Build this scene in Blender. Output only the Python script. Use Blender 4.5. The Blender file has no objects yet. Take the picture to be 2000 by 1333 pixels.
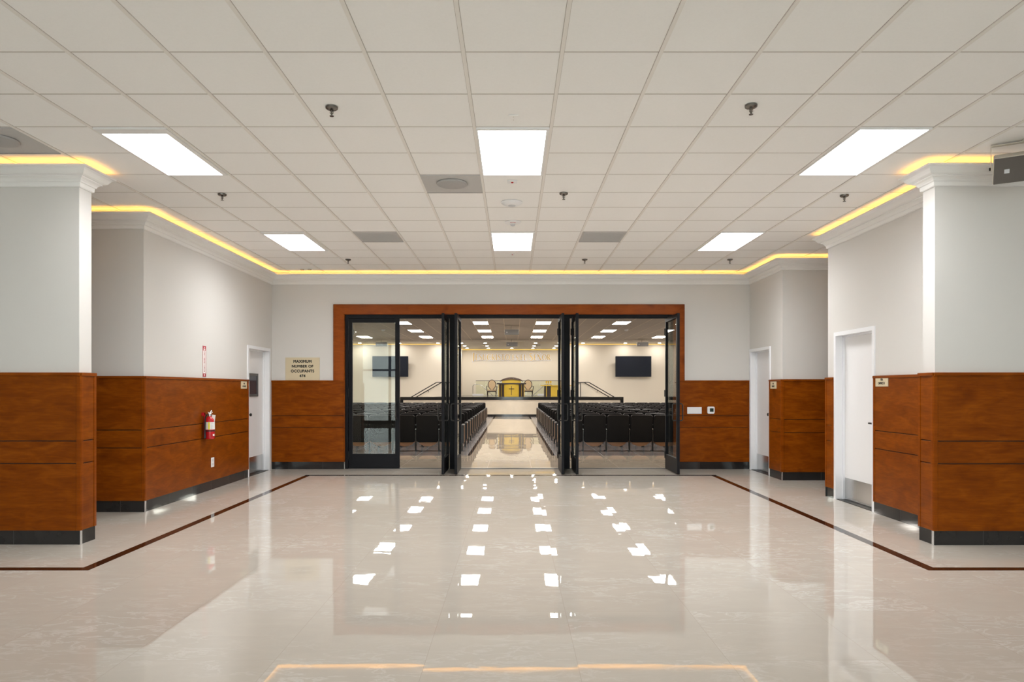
import bpy, bmesh, math, random
from mathutils import Vector, Matrix
R = math.radians
random.seed(7)
SC = bpy.context.scene
COL = SC.collection

# ------------------------------------------------------------------ camera, world, exposure
cam_d = bpy.data.cameras.new('camera')
cam = bpy.data.objects.new('camera', cam_d)
COL.objects.link(cam)
cam.location = (0, 0, 1.43)
cam.rotation_euler = (R(90), 0, 0)
cam_d.sensor_width = 36
cam_d.lens = 24.336
cam_d.shift_x = -0.00075
cam_d.shift_y = 0.04675
cam_d.clip_start = 0.05
cam_d.clip_end = 200
SC.camera = cam

SC.view_settings.view_transform = 'Standard'
SC.view_settings.look = 'None'
SC.view_settings.gamma = 1.0
SC.view_settings.use_curve_mapping = False
SC.view_settings.exposure = 0.15
SC.cycles.caustics_reflective = False

world = bpy.data.worlds.new('world')
SC.world = world
world.use_nodes = True
bg = world.node_tree.nodes['Background']
bg.inputs['Color'].default_value = (0.95, 0.97, 1.0, 1)      # daylight outside the entrance
bg.inputs['Strength'].default_value = 5.8
sun_d = bpy.data.lights.new('sun', 'SUN')                    # added out of view; bounces off the paving to brighten the ceiling
sun_d.energy = 16.0; sun_d.angle = R(0.5); sun_d.color = (1, 0.96, 0.9)
bounce_sun = bpy.data.objects.new('sun', sun_d); COL.objects.link(bounce_sun)
bounce_sun.rotation_euler = (0, R(38), 0)

PANEL_E = 32.0          # foyer LED panels
HALL_E = 29.0           # hall LED panels
DOWN_E = 210.0          # hall downlights
COVE_E = 14.0          # amber cove strips
PANEL_C = (0.985, 0.99, 0.985)

# ------------------------------------------------------------------ material helpers
def mat(name):
    m = bpy.data.materials.new(name)
    m.use_nodes = True
    nt = m.node_tree
    return m, nt, nt.nodes['Principled BSDF']

def simple(name, col, rough=0.5, metal=0.0, spec=0.5, noise=0.0, nscale=8.0, bump=0.0, bscale=200.0):
    m, nt, b = mat(name)
    b.inputs['Base Color'].default_value = (*col, 1)
    b.inputs['Roughness'].default_value = rough
    b.inputs['Metallic'].default_value = metal
    b.inputs['Specular IOR Level'].default_value = spec
    if noise > 0 or bump > 0:
        g = nt.nodes.new('ShaderNodeNewGeometry')
    if noise > 0:
        n = nt.nodes.new('ShaderNodeTexNoise')
        n.inputs['Scale'].default_value = nscale
        n.inputs['Detail'].default_value = 4
        nt.links.new(g.outputs['Position'], n.inputs['Vector'])
        mx = nt.nodes.new('ShaderNodeMix'); mx.data_type = 'RGBA'
        mx.inputs['A'].default_value = (*[c * (1 - noise) for c in col], 1)
        mx.inputs['B'].default_value = (*[min(1, c * (1 + noise)) for c in col], 1)
        nt.links.new(n.outputs['Fac'], mx.inputs['Factor'])
        nt.links.new(mx.outputs['Result'], b.inputs['Base Color'])
    if bump > 0:
        n2 = nt.nodes.new('ShaderNodeTexNoise')
        n2.inputs['Scale'].default_value = bscale
        n2.inputs['Detail'].default_value = 3
        nt.links.new(g.outputs['Position'], n2.inputs['Vector'])
        bp = nt.nodes.new('ShaderNodeBump')
        bp.inputs['Strength'].default_value = bump
        bp.inputs['Distance'].default_value = 0.002
        nt.links.new(n2.outputs['Fac'], bp.inputs['Height'])
        nt.links.new(bp.outputs['Normal'], b.inputs['Normal'])
    return m

def emis(name, col, strength):
    m = bpy.data.materials.new(name); m.use_nodes = True
    nt = m.node_tree; nt.nodes.clear()
    o = nt.nodes.new('ShaderNodeOutputMaterial')
    e = nt.nodes.new('ShaderNodeEmission')
    e.inputs['Color'].default_value = (*col, 1)
    e.inputs['Strength'].default_value = strength
    nt.links.new(e.outputs[0], o.inputs[0])
    m.cycles.emission_sampling = 'FRONT'
    return m

def math_node(nt, op, a, b=None):
    n = nt.nodes.new('ShaderNodeMath'); n.operation = op
    for i, v in enumerate((a, b)):
        if v is None: continue
        if isinstance(v, (int, float)): n.inputs[i].default_value = v
        else: nt.links.new(v, n.inputs[i])
    return n.outputs[0]

def wood_mat(name, c_dark, c_mid, c_light, rough=0.34):
    m, nt, b = mat(name)
    g = nt.nodes.new('ShaderNodeNewGeometry')
    mp = nt.nodes.new('ShaderNodeMapping'); mp.inputs['Scale'].default_value = (1.6, 1.6, 5.5)
    nt.links.new(g.outputs['Position'], mp.inputs['Vector'])
    n1 = nt.nodes.new('ShaderNodeTexNoise'); n1.inputs['Scale'].default_value = 1.9
    n1.inputs['Detail'].default_value = 7; n1.inputs['Roughness'].default_value = 0.58; n1.inputs['Distortion'].default_value = 0.7
    nt.links.new(mp.outputs[0], n1.inputs['Vector'])
    mp2 = nt.nodes.new('ShaderNodeMapping'); mp2.inputs['Scale'].default_value = (4, 4, 46)
    nt.links.new(g.outputs['Position'], mp2.inputs['Vector'])
    n2 = nt.nodes.new('ShaderNodeTexNoise'); n2.inputs['Scale'].default_value = 2.0; n2.inputs['Detail'].default_value = 5
    nt.links.new(mp2.outputs[0], n2.inputs['Vector'])
    f = math_node(nt, 'ADD', math_node(nt, 'MULTIPLY', n1.outputs['Fac'], 0.68), math_node(nt, 'MULTIPLY', n2.outputs['Fac'], 0.32))
    r = nt.nodes.new('ShaderNodeValToRGB')
    r.color_ramp.elements[0].position = 0.30; r.color_ramp.elements[0].color = (*c_dark, 1)
    r.color_ramp.elements[1].position = 0.68; r.color_ramp.elements[1].color = (*c_light, 1)
    e = r.color_ramp.elements.new(0.5); e.color = (*c_mid, 1)
    nt.links.new(f, r.inputs['Fac'])
    # small dark knots
    v = nt.nodes.new('ShaderNodeTexNoise'); v.inputs['Scale'].default_value = 3.3; v.inputs['Detail'].default_value = 1
    nt.links.new(g.outputs['Position'], v.inputs['Vector'])
    kr = nt.nodes.new('ShaderNodeValToRGB')
    kr.color_ramp.elements[0].position = 0.68; kr.color_ramp.elements[0].color = (1, 1, 1, 1)
    kr.color_ramp.elements[1].position = 0.78; kr.color_ramp.elements[1].color = (0.68, 0.62, 0.6, 1)
    nt.links.new(v.outputs['Fac'], kr.inputs['Fac'])
    mx = nt.nodes.new('ShaderNodeMix'); mx.data_type = 'RGBA'; mx.blend_type = 'MULTIPLY'; mx.inputs['Factor'].default_value = 1
    nt.links.new(r.outputs['Color'], mx.inputs['A']); nt.links.new(kr.outputs['Color'], mx.inputs['B'])
    nt.links.new(mx.outputs['Result'], b.inputs['Base Color'])
    b.inputs['Roughness'].default_value = rough
    b.inputs['Specular IOR Level'].default_value = 0.10
    return m

def tile_mat(name, base, vein, x0, y0, size, grout, rough=0.004, tilt=0.0022, wave=0.05, spec=0.95, vein_amt=1.0, groutw=0.0035):
    """polished square tiles laid on a grid, each slightly out of plane"""
    m, nt, b = mat(name)
    g = nt.nodes.new('ShaderNodeNewGeometry')
    sep = nt.nodes.new('ShaderNodeSeparateXYZ'); nt.links.new(g.outputs['Position'], sep.inputs[0])
    u = math_node(nt, 'DIVIDE', math_node(nt, 'SUBTRACT', sep.outputs['X'], x0), size)
    v = math_node(nt, 'DIVIDE', math_node(nt, 'SUBTRACT', sep.outputs['Y'], y0), size)
    cmb = nt.nodes.new('ShaderNodeCombineXYZ')
    nt.links.new(math_node(nt, 'FLOOR', u), cmb.inputs['X']); nt.links.new(math_node(nt, 'FLOOR', v), cmb.inputs['Y'])
    wn = nt.nodes.new('ShaderNodeTexWhiteNoise'); wn.noise_dimensions = '3D'; nt.links.new(cmb.outputs[0], wn.inputs['Vector'])
    # grout lines
    def edge(t):
        fr = math_node(nt, 'FRACT', t)
        d = math_node(nt, 'MINIMUM', fr, math_node(nt, 'SUBTRACT', 1.0, fr))
        return math_node(nt, 'LESS_THAN', d, groutw / size / 2)
    gl = math_node(nt, 'MAXIMUM', edge(u), edge(v))
    # each tile shifts the veining
    off = nt.nodes.new('ShaderNodeVectorMath'); off.operation = 'MULTIPLY_ADD'
    nt.links.new(wn.outputs['Color'], off.inputs[0]); off.inputs[1].default_value = (17, 23, 9); nt.links.new(g.outputs['Position'], off.inputs[2])
    rot = nt.nodes.new('ShaderNodeMapping'); rot.inputs['Rotation'].default_value = (0, 0, R(28)); rot.inputs['Scale'].default_value = (1.2, 3.0, 1)
    nt.links.new(off.outputs[0], rot.inputs['Vector'])
    n1 = nt.nodes.new('ShaderNodeTexNoise'); n1.inputs['Scale'].default_value = 2.8; n1.inputs['Detail'].default_value = 10
    n1.inputs['Roughness'].default_value = 0.62; n1.inputs['Distortion'].default_value = 0.55
    nt.links.new(rot.outputs[0], n1.inputs['Vector'])
    a = math_node(nt, 'ABSOLUTE', math_node(nt, 'SUBTRACT', n1.outputs['Fac'], 0.5))
    vr = nt.nodes.new('ShaderNodeValToRGB')
    vr.color_ramp.elements[0].position = 0.0; vr.color_ramp.elements[0].color = (1, 1, 1, 1)
    vr.color_ramp.elements[1].position = 0.036; vr.color_ramp.elements[1].color = (0, 0, 0, 1)
    nt.links.new(a, vr.inputs['Fac'])
    n2 = nt.nodes.new('ShaderNodeTexNoise'); n2.inputs['Scale'].default_value = 1.1; n2.inputs['Detail'].default_value = 3
    nt.links.new(off.outputs[0], n2.inputs['Vector'])
    patch = math_node(nt, 'MULTIPLY', math_node(nt, 'GREATER_THAN', n2.outputs['Fac'], 0.0),
                      math_node(nt, 'SMOOTH_MAX', math_node(nt, 'MULTIPLY', math_node(nt, 'SUBTRACT', n2.outputs['Fac'], 0.40), 6.0), 0.0))
    vf = math_node(nt, 'MINIMUM', math_node(nt, 'MULTIPLY', math_node(nt, 'MULTIPLY', vr.outputs['Color'], patch), 0.30 * vein_amt), 0.5)
    n3 = nt.nodes.new('ShaderNodeTexNoise'); n3.inputs['Scale'].default_value = 2.2; n3.inputs['Detail'].default_value = 6
    n3.inputs['Distortion'].default_value = 0.8
    nt.links.new(rot.outputs[0], n3.inputs['Vector'])
    cl = nt.nodes.new('ShaderNodeMix'); cl.data_type = 'RGBA'
    cl.inputs['A'].default_value = (*[c * 0.94 for c in base], 1); cl.inputs['B'].default_value = (*[min(1, c * 1.06) for c in base], 1)
    nt.links.new(n3.outputs['Fac'], cl.inputs['Factor'])
    mv = nt.nodes.new('ShaderNodeMix'); mv.data_type = 'RGBA'
    nt.links.new(vf, mv.inputs['Factor']); nt.links.new(cl.outputs['Result'], mv.inputs['A']); mv.inputs['B'].default_value = (*vein, 1)
    mg = nt.nodes.new('ShaderNodeMix'); mg.data_type = 'RGBA'
    nt.links.new(gl, mg.inputs['Factor']); nt.links.new(mv.outputs['Result'], mg.inputs['A']); mg.inputs['B'].default_value = (*grout, 1)
    nt.links.new(mg.outputs['Result'], b.inputs['Base Color'])
    b.inputs['Roughness'].default_value = rough
    b.inputs['Specular IOR Level'].default_value = spec
    # per-tile tilt + gentle waviness of the polish
    t1 = nt.nodes.new('ShaderNodeVectorMath'); t1.operation = 'SUBTRACT'
    nt.links.new(wn.outputs['Color'], t1.inputs[0]); t1.inputs[1].default_value = (0.5, 0.5, 0.5)
    t2 = nt.nodes.new('ShaderNodeVectorMath'); t2.operation = 'MULTIPLY'
    nt.links.new(t1.outputs[0], t2.inputs[0]); t2.inputs[1].default_value = (tilt * 2, tilt * 2, 0)
    wv = nt.nodes.new('ShaderNodeTexNoise'); wv.inputs['Scale'].default_value = 1.6; wv.inputs['Detail'].default_value = 2.5
    wm = nt.nodes.new('ShaderNodeMapping'); wm.inputs['Scale'].default_value = (1.3, 4.2, 1)
    nt.links.new(off.outputs[0], wm.inputs['Vector']); nt.links.new(wm.outputs[0], wv.inputs['Vector'])
    bp = nt.nodes.new('ShaderNodeBump'); bp.inputs['Strength'].default_value = wave; bp.inputs['Distance'].default_value = 0.004
    nt.links.new(wv.outputs['Fac'], bp.inputs['Height'])
    t3 = nt.nodes.new('ShaderNodeVectorMath'); t3.operation = 'ADD'
    nt.links.new(bp.outputs['Normal'], t3.inputs[0]); nt.links.new(t2.outputs[0], t3.inputs[1])
    t4 = nt.nodes.new('ShaderNodeVectorMath'); t4.operation = 'NORMALIZE'
    nt.links.new(t3.outputs[0], t4.inputs[0])
    nt.links.new(t4.outputs[0], b.inputs['Normal'])
    return m

def glass_mat(name, tint=(0.93, 0.97, 0.95), ior=1.5, gain=1.0):
    m = bpy.data.materials.new(name); m.use_nodes = True
    nt = m.node_tree; nt.nodes.clear()
    o = nt.nodes.new('ShaderNodeOutputMaterial')
    t = nt.nodes.new('ShaderNodeBsdfTransparent'); t.inputs[0].default_value = (*tint, 1)
    gl = nt.nodes.new('ShaderNodeBsdfGlossy'); gl.inputs['Roughness'].default_value = 0.0
    fr = nt.nodes.new('ShaderNodeFresnel'); fr.inputs['IOR'].default_value = ior
    mx = nt.nodes.new('ShaderNodeMixShader')
    nt.links.new(math_node(nt, 'MULTIPLY', fr.outputs[0], gain), mx.inputs[0])
    nt.links.new(t.outputs[0], mx.inputs[1]); nt.links.new(gl.outputs[0], mx.inputs[2])
    nt.links.new(mx.outputs[0], o.inputs[0])
    return m

M = {}
M['wall'] = simple('painted_wall', (0.69, 0.67, 0.645), 0.6, spec=0.25, bump=0.15, bscale=300)
M['cornice'] = simple('white_moulding', (0.86, 0.85, 0.835), 0.45, spec=0.3)
M['tile'] = simple('acoustic_tile', (0.955, 0.945, 0.93), 0.9, spec=0.1, noise=0.025, nscale=60, bump=0.25, bscale=500)
M['tbar'] = simple('ceiling_tbar', (0.86, 0.83, 0.79), 0.55, spec=0.3)
M['joint'] = simple('ceiling_joint', (0.45, 0.40, 0.36), 0.9)  # dark tone painted in for the shade beside the ceiling bars
M['wood'] = wood_mat('stained_maple', (0.135, 0.027, 0.001), (0.205, 0.045, 0.0015), (0.28, 0.070, 0.003))
M['wood_trim'] = wood_mat('stained_maple_trim', (0.16, 0.032, 0.002), (0.22, 0.048, 0.002), (0.28, 0.066, 0.004), 0.3)
M['wood_casing'] = wood_mat('stained_maple_casing', (0.21, 0.046, 0.006), (0.28, 0.064, 0.008), (0.34, 0.083, 0.012), 0.3)
M['groove'] = simple('dark_groove', (0.035, 0.012, 0.004), 0.7)
M['black_tile'] = simple('black_polished_tile', (0.016, 0.015, 0.015), 0.06, noise=0.2, nscale=5)
M['black_joint'] = simple('black_joint', (0.055, 0.052, 0.05), 0.6)
M['silver'] = simple('satin_aluminium', (0.75, 0.75, 0.77), 0.25, 0.9)
M['steel'] = simple('brushed_steel', (0.62, 0.61, 0.60), 0.22, 1.0)
M['floor'] = tile_mat('polished_cream_marble_tile', (0.56, 0.505, 0.445), (0.78, 0.775, 0.76), -0.458, 3.647 - 0.795 * 20, 0.795, (0.50, 0.44, 0.38))
M['border'] = simple('dark_marble_border', (0.022, 0.010, 0.007), 0.05)
M['hall_floor'] = tile_mat('hall_pale_tile', (0.52, 0.44, 0.35), (0.70, 0.65, 0.58), -0.458, 12.39, 0.795, (0.70, 0.63, 0.54), rough=0.02, wave=0.10, tilt=0.002, spec=0.5, groutw=0.010)
M['seat_floor'] = tile_mat('hall_grey_tile', (0.20, 0.185, 0.185), (0.26, 0.25, 0.25), -0.458, 12.39, 0.795, (0.42, 0.40, 0.39), rough=0.18, spec=0.35, vein_amt=0.3, groutw=0.012)
M['aisle_floor'] = tile_mat('aisle_marble_tile', (0.56, 0.47, 0.37), (0.75, 0.70, 0.63), -0.458, 12.39, 0.795, (0.45, 0.38, 0.31), rough=0.012, wave=0.10, tilt=0.003, spec=0.6)
M['bronze'] = simple('dark_bronze_frame', (0.008, 0.008, 0.010), 0.45, 0.0, spec=0.12)
M['glass'] = glass_mat('clear_glass', gain=0.6)
M['stage_glass'] = glass_mat('greenish_glass', (0.955, 0.97, 0.90), gain=0.5)
M['door_white'] = simple('white_door', (0.83, 0.82, 0.83), 0.4)
M['frame_white'] = simple('white_door_frame', (0.86, 0.87, 0.90), 0.35)
M['dark_metal'] = simple('dark_metal', (0.03, 0.028, 0.026), 0.35, 0.6)
M['grey_frame'] = simple('grey_lite_frame', (0.10, 0.10, 0.095), 0.5)
M['dark_glass'] = simple('dark_glazing', (0.05, 0.055, 0.07), 0.05)
def lens_mat(name, col, strength, wide):
    """prismatic LED lens: brighter straight down than to the side"""
    m = emis(name, col, strength); nt = m.node_tree
    g = nt.nodes.new('ShaderNodeNewGeometry')
    d = nt.nodes.new('ShaderNodeVectorMath'); d.operation = 'DOT_PRODUCT'
    nt.links.new(g.outputs['Incoming'], d.inputs[0]); nt.links.new(g.outputs['Normal'], d.inputs[1])
    c = math_node(nt, 'ABSOLUTE', d.outputs['Value'])
    f = math_node(nt, 'ADD', math_node(nt, 'MULTIPLY', c, 1 - wide), wide)
    e = [n for n in nt.nodes if n.type == 'EMISSION'][0]
    nt.links.new(math_node(nt, 'MULTIPLY', f, strength), e.inputs['Strength'])
    return m
M['panel'] = lens_mat('led_lens', PANEL_C, PANEL_E, 0.11)
M['hall_panel'] = emis('hall_led_lens', (1.0, 0.94, 0.86), HALL_E)
M['down'] = emis('downlight_lens', (1.0, 0.95, 0.87), DOWN_E)
M['cove'] = emis('amber_led', (1.0, 0.48, 0.10), COVE_E)
M['hall_cove'] = emis('hall_amber_led', (1.0, 0.62, 0.13), 1.2)
M['fixture'] = simple('white_fixture', (0.82, 0.81, 0.80), 0.4)
M['plastic_white'] = simple('white_plastic', (0.85, 0.85, 0.86), 0.35)
M['plastic_grey'] = simple('pale_grey_plastic', (0.62, 0.63, 0.65), 0.4)
M['vent'] = simple('grey_vent', (0.52, 0.51, 0.50), 0.6, noise=0.04, nscale=30)
M['vent_dark'] = simple('vent_shade', (0.40, 0.39, 0.385), 0.6)  # darker grey for the vent lip, round plate and slot frame
M['chrome'] = simple('chrome', (0.55, 0.52, 0.48), 0.18, 1.0)
M['antique'] = simple('dark_plated_metal', (0.16, 0.145, 0.13), 0.25, 0.9)
M['black'] = simple('black_plastic', (0.012, 0.012, 0.013), 0.4)
M['seat_black'] = simple('black_seat_shell', (0.007, 0.0065, 0.007), 0.42, spec=0.22, noise=0.2, nscale=9)
M['seat_cloth'] = simple('black_seat_fabric', (0.016, 0.015, 0.016), 0.85, spec=0.2)
M['seat_wood'] = simple('seat_pan_wood', (0.36, 0.155, 0.055), 0.4, noise=0.15, nscale=12)
M['end_panel'] = simple('tan_end_panel', (0.11, 0.052, 0.018), 0.45, noise=0.12, nscale=10)
M['arm_cap'] = simple('grey_arm_cap', (0.10, 0.095, 0.09), 0.3)
M['seat_edge'] = simple('seat_edge_trim', (0.055, 0.05, 0.05), 0.3)  # rim trim; its lighter grey also paints in the highlight on the rounded edge
M['red'] = simple('red_enamel', (0.52, 0.012, 0.02), 0.2)
M['red_print'] = simple('red_print', (0.45, 0.03, 0.05), 0.5)
M['yellow_print'] = simple('yellow_print', (0.85, 0.75, 0.02), 0.5)
M['white_print'] = simple('white_print', (0.85, 0.84, 0.82), 0.5)
M['black_print'] = simple('black_print', (0.012, 0.011, 0.010), 0.6)
M['sign_beige'] = simple('beige_sign', (0.66, 0.56, 0.38), 0.5)
M['lcd'] = simple('lcd', (0.03, 0.045, 0.035), 0.15)
M['gold'] = simple('gold_paint', (0.70, 0.47, 0.045), 0.32, 0.15, noise=0.06, nscale=6)
M['gold_letter'] = simple('gold_letter', (0.66, 0.44, 0.13), 0.3, 0.5)
M['letter_white'] = simple('white_letter_body', (0.90, 0.90, 0.95), 0.4)
M['espresso'] = simple('espresso_wood', (0.030, 0.016, 0.012), 0.3)
M['walnut_top'] = simple('walnut_top', (0.10, 0.055, 0.035), 0.3, noise=0.2, nscale=9)
M['tan_cloth'] = simple('tan_upholstery', (0.56, 0.42, 0.26), 0.85, noise=0.06, nscale=30)
M['cream_wall'] = simple('cream_hall_wall', (0.82, 0.755, 0.655), 0.6, spec=0.2)
M['stage_stone'] = simple('stage_marble', (0.60, 0.53, 0.43), 0.15, noise=0.16, nscale=2.2)
M['stage_floor'] = simple('dark_stage_floor', (0.06, 0.055, 0.05), 0.15)
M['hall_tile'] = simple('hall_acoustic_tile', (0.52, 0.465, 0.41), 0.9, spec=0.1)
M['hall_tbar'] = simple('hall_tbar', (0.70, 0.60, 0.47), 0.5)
M['soffit'] = simple('hall_soffit', (0.80, 0.74, 0.65), 0.6, spec=0.2)
M['tv'] = simple('tv_screen', (0.015, 0.019, 0.031), 0.35, spec=0.15)
M['grille'] = simple('speaker_grille', (0.115, 0.10, 0.088), 0.7, bump=0.5, bscale=900)
M['beige_box'] = simple('beige_cabinet', (0.62, 0.57, 0.49), 0.45)
M['hall_grille'] = simple('grey_speaker_grille', (0.16, 0.155, 0.15), 0.7)
M['ground'] = simple('outdoor_paving', (0.42, 0.42, 0.42), 0.8)

# ------------------------------------------------------------------ mesh helpers
class MB:
    def __init__(self): self.bm = bmesh.new()
    def box(self, x0, x1, y0, y1, z0, z1, mx=None):
        vs = [self.bm.verts.new((x, y, z)) for z in (z0, z1) for y in (y0, y1) for x in (x0, x1)]
        for f in ((0, 2, 3, 1), (4, 5, 7, 6), (0, 1, 5, 4), (2, 6, 7, 3), (0, 4, 6, 2), (1, 3, 7, 5)):
            self.bm.faces.new([vs[i] for i in f])
        if mx is not None:
            for v in vs: v.co = mx @ v.co
        return self
    def quad(self, pts):
        self.bm.faces.new([self.bm.verts.new(p) for p in pts]); return self
    def prism(self, poly, d0, d1, fn):
        """poly: 2D points (counter-clockwise); fn(u, v, d) -> 3D"""
        a = [self.bm.verts.new(fn(u, v, d0)) for u, v in poly]
        b = [self.bm.verts.new(fn(u, v, d1)) for u, v in poly]
        n = len(poly)
        self.bm.faces.new(a[::-1]); self.bm.faces.new(b)
        for i in range(n):
            self.bm.faces.new((a[i], a[(i + 1) % n], b[(i + 1) % n], b[i]))
        return self
    def lathe(self, prof, seg=24, c=(0, 0, 0), mx=None):
        """prof: (radius, z) from bottom to top"""
        rings = []
        new = []
        for r, z in prof:
            if r < 1e-6:
                v = self.bm.verts.new((c[0], c[1], c[2] + z)); rings.append([v]); new.append(v)
            else:
                ring = [self.bm.verts.new((c[0] + r * math.cos(2 * math.pi * i / seg), c[1] + r * math.sin(2 * math.pi * i / seg), c[2] + z)) for i in range(seg)]
                rings.append(ring); new += ring
        for a, b in zip(rings, rings[1:]):
            for i in range(seg):
                j = (i + 1) % seg
                if len(a) == 1 and len(b) == 1: continue
                if len(a) == 1: self.bm.faces.new((a[0], b[j], b[i]))
                elif len(b) == 1: self.bm.faces.new((a[i], a[j], b[0]))
                else: self.bm.faces.new((a[i], a[j], b[j], b[i]))
        if len(rings[0]) > 1: self.bm.faces.new(rings[0][::-1])
        if len(rings[-1]) > 1: self.bm.faces.new(rings[-1])
        if mx is not None:
            for v in new: v.co = mx @ v.co
        return self
    def tube(self, pts, r, seg=8):
        pts = [Vector(p) for p in pts]
        prev = None; rings = []
        up = Vector((0.123, 0.456, 0.881))
        for i, p in enumerate(pts):
            d = (pts[min(i + 1, len(pts) - 1)] - pts[max(i - 1, 0)]).normalized()
            if prev is None:
                n = d.orthogonal().normalized()
            else:
                n = (prev - d * prev.dot(d)).normalized()
            prev = n
            bnm = d.cross(n)
            rr = r[i] if isinstance(r, (list, tuple)) else r
            rings.append([self.bm.verts.new(p + (n * math.cos(2 * math.pi * k / seg) + bnm * math.sin(2 * math.pi * k / seg)) * rr) for k in range(seg)])
        for a, b in zip(rings, rings[1:]):
            for k in range(seg):
                self.bm.faces.new((a[k], a[(k + 1) % seg], b[(k + 1) % seg], b[k]))
        self.bm.faces.new(rings[0][::-1]); self.bm.faces.new(rings[-1])
        return self
    def sweep(self, prof, path):
        """prof: closed loop of (offset from wall, z); path: XY polyline, room on its right-hand side when walking"""
        pts = [Vector((p[0], p[1])) for p in path]
        rings = []
        for i, p in enumerate(pts):
            ns = []
            if i > 0:
                d = (pts[i] - pts[i - 1]).normalized(); ns.append(Vector((d.y, -d.x)))
            if i < len(pts) - 1:
                d = (pts[i + 1] - pts[i]).normalized(); ns.append(Vector((d.y, -d.x)))
            if len(ns) == 1: mvec = ns[0]
            else:
                mvec = (ns[0] + ns[1]); mvec = mvec / mvec.dot(ns[0])
            rings.append([self.bm.verts.new((p.x + mvec.x * o, p.y + mvec.y * o, z)) for o, z in prof])
        n = len(prof)
        for a, b in zip(rings, rings[1:]):
            for k in range(n):
                self.bm.faces.new((a[k], b[k], b[(k + 1) % n], a[(k + 1) % n]))
        self.bm.faces.new(rings[0]); self.bm.faces.new(rings[-1][::-1])
        return self
    def build(self, name, m, parent=None, bevel=0.0, smooth=False, seg=2):
        bm = self.bm
        bmesh.ops.recalc_face_normals(bm, faces=bm.faces)
        if bevel > 0:
            bmesh.ops.bevel(bm, geom=[e for e in bm.edges if len(e.link_faces) == 2 and e.calc_face_angle(0) > R(30)], offset=bevel, segments=seg, affect='EDGES', clamp_overlap=True)
        me = bpy.data.meshes.new(name)
        bm.to_mesh(me); bm.free()
        me.materials.append(m)
        if smooth:
            for p in me.polygons: p.use_smooth = True
            try: me.set_sharp_from_angle(angle=R(35))
            except Exception: pass
        o = bpy.data.objects.new(name, me)
        COL.objects.link(o)
        if parent: o.parent = parent
        return o

def box(name, m, x0, x1, y0, y1, z0, z1, parent=None, bevel=0.0):
    return MB().box(x0, x1, y0, y1, z0, z1).build(name, m, parent, bevel)

def sheet(name, m, pts, parent):
    me = bpy.data.meshes.new(name); me.from_pydata(pts, [], [tuple(range(len(pts)))]); me.materials.append(m)
    o = bpy.data.objects.new(name, me); COL.objects.link(o); o.parent = parent
    return o

def tag(o, label, cat, group=None, kind=None):
    o['label'] = label; o['category'] = cat
    if group: o['group'] = group
    if kind: o['kind'] = kind
    return o

def thing(name, label, cat, loc=(0, 0, 0), rz=0.0, group=None, kind=None):
    o = bpy.data.objects.new(name, None); COL.objects.link(o)
    o.empty_display_size = 0.1
    o.location = loc; o.rotation_euler = (0, 0, rz)
    return tag(o, label, cat, group, kind)

def copy_tree(o, parent=None):
    c = o.copy(); COL.objects.link(c)
    if parent: c.parent = parent
    for ch in list(o.children): copy_tree(ch, c)
    return c

def text_part(name, body, size, m, parent, mx, bold=0.0, depth=0.001, align='CENTER', spacing=1.0, line=1.0):
    cu = bpy.data.curves.new(name, 'FONT')
    cu.body = body; cu.size = size; cu.align_x = align; cu.align_y = 'CENTER'
    cu.extrude = depth; cu.space_character = spacing; cu.space_line = line; cu.resolution_u = 3
    t = bpy.data.objects.new(name, cu); COL.objects.link(t)
    dg = bpy.context.evaluated_depsgraph_get()
    me = bpy.data.meshes.new_from_object(t.evaluated_get(dg))
    bpy.data.objects.remove(t); bpy.data.curves.remove(cu)
    if bold > 0:                     # heavier strokes: shifted copies in one mesh
        bm = bmesh.new(); bm.from_mesh(me)
        base = bm.verts[:] + bm.edges[:] + bm.faces[:]
        for q, (du, dv) in enumerate(((-bold, 0), (bold, 0), (0, bold), (0, -bold))):
            r = bmesh.ops.duplicate(bm, geom=base)
            for v in r['geom']:
                if isinstance(v, bmesh.types.BMVert): v.co += Vector((du, dv, .0002 * (q + 1)))
        bm.to_mesh(me); bm.free()
    me.name = name; me.transform(mx)
    me.materials.clear(); me.materials.append(m)
    o = bpy.data.objects.new(name, me); COL.objects.link(o)
    if parent: o.parent = parent
    return o

def face_to(n, at=(0, 0, 0)):
    """matrix laying a flat XY drawing upright, its front along horizontal direction n"""
    n = Vector(n).normalized(); z = Vector((0, 0, 1)); x = z.cross(n)
    m3 = Matrix((x, z, n)).transposed()
    return Matrix.Translation(at) @ m3.to_4x4()

def rrect(w, h, r, seg=5):
    pts = []
    for cx, cy, a0 in ((w / 2 - r, -h / 2 + r, -90), (w / 2 - r, h / 2 - r, 0), (-w / 2 + r, h / 2 - r, 90), (-w / 2 + r, -h / 2 + r, 180)):
        for i in range(seg + 1):
            a = R(a0 + 90 * i / seg); pts.append((cx + r * math.cos(a), cy + r * math.sin(a)))
    return pts

CH = 3.505      # foyer ceiling height
T = 0.6096      # ceiling module
Y0 = 5.491      # a grid line of the ceiling

# ------------------------------------------------------------------ foyer shell
tag(box('floor', M['floor'], -8, 8, -3, 12.385, -0.1, 0.0), 'polished cream marble tile floor of the foyer', 'floor', kind='structure')
# dark inlaid border
fb = MB()
def inlay(mb, pts, w=0.09):
    mb.sweep([(-w / 2, 0.0002), (w / 2, 0.0002), (w / 2, 0.0012), (-w / 2, 0.0012)], pts)
inlay(fb, [(-8, 5.49), (-3.385, 5.49), (-3.385, 11.43), (3.315, 11.43), (3.315, 5.49), (8, 5.49)])
tag(fb.build('trim_1', M['border']), 'dark brown inlaid border line in the foyer floor', 'floor border', kind='structure')

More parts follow.
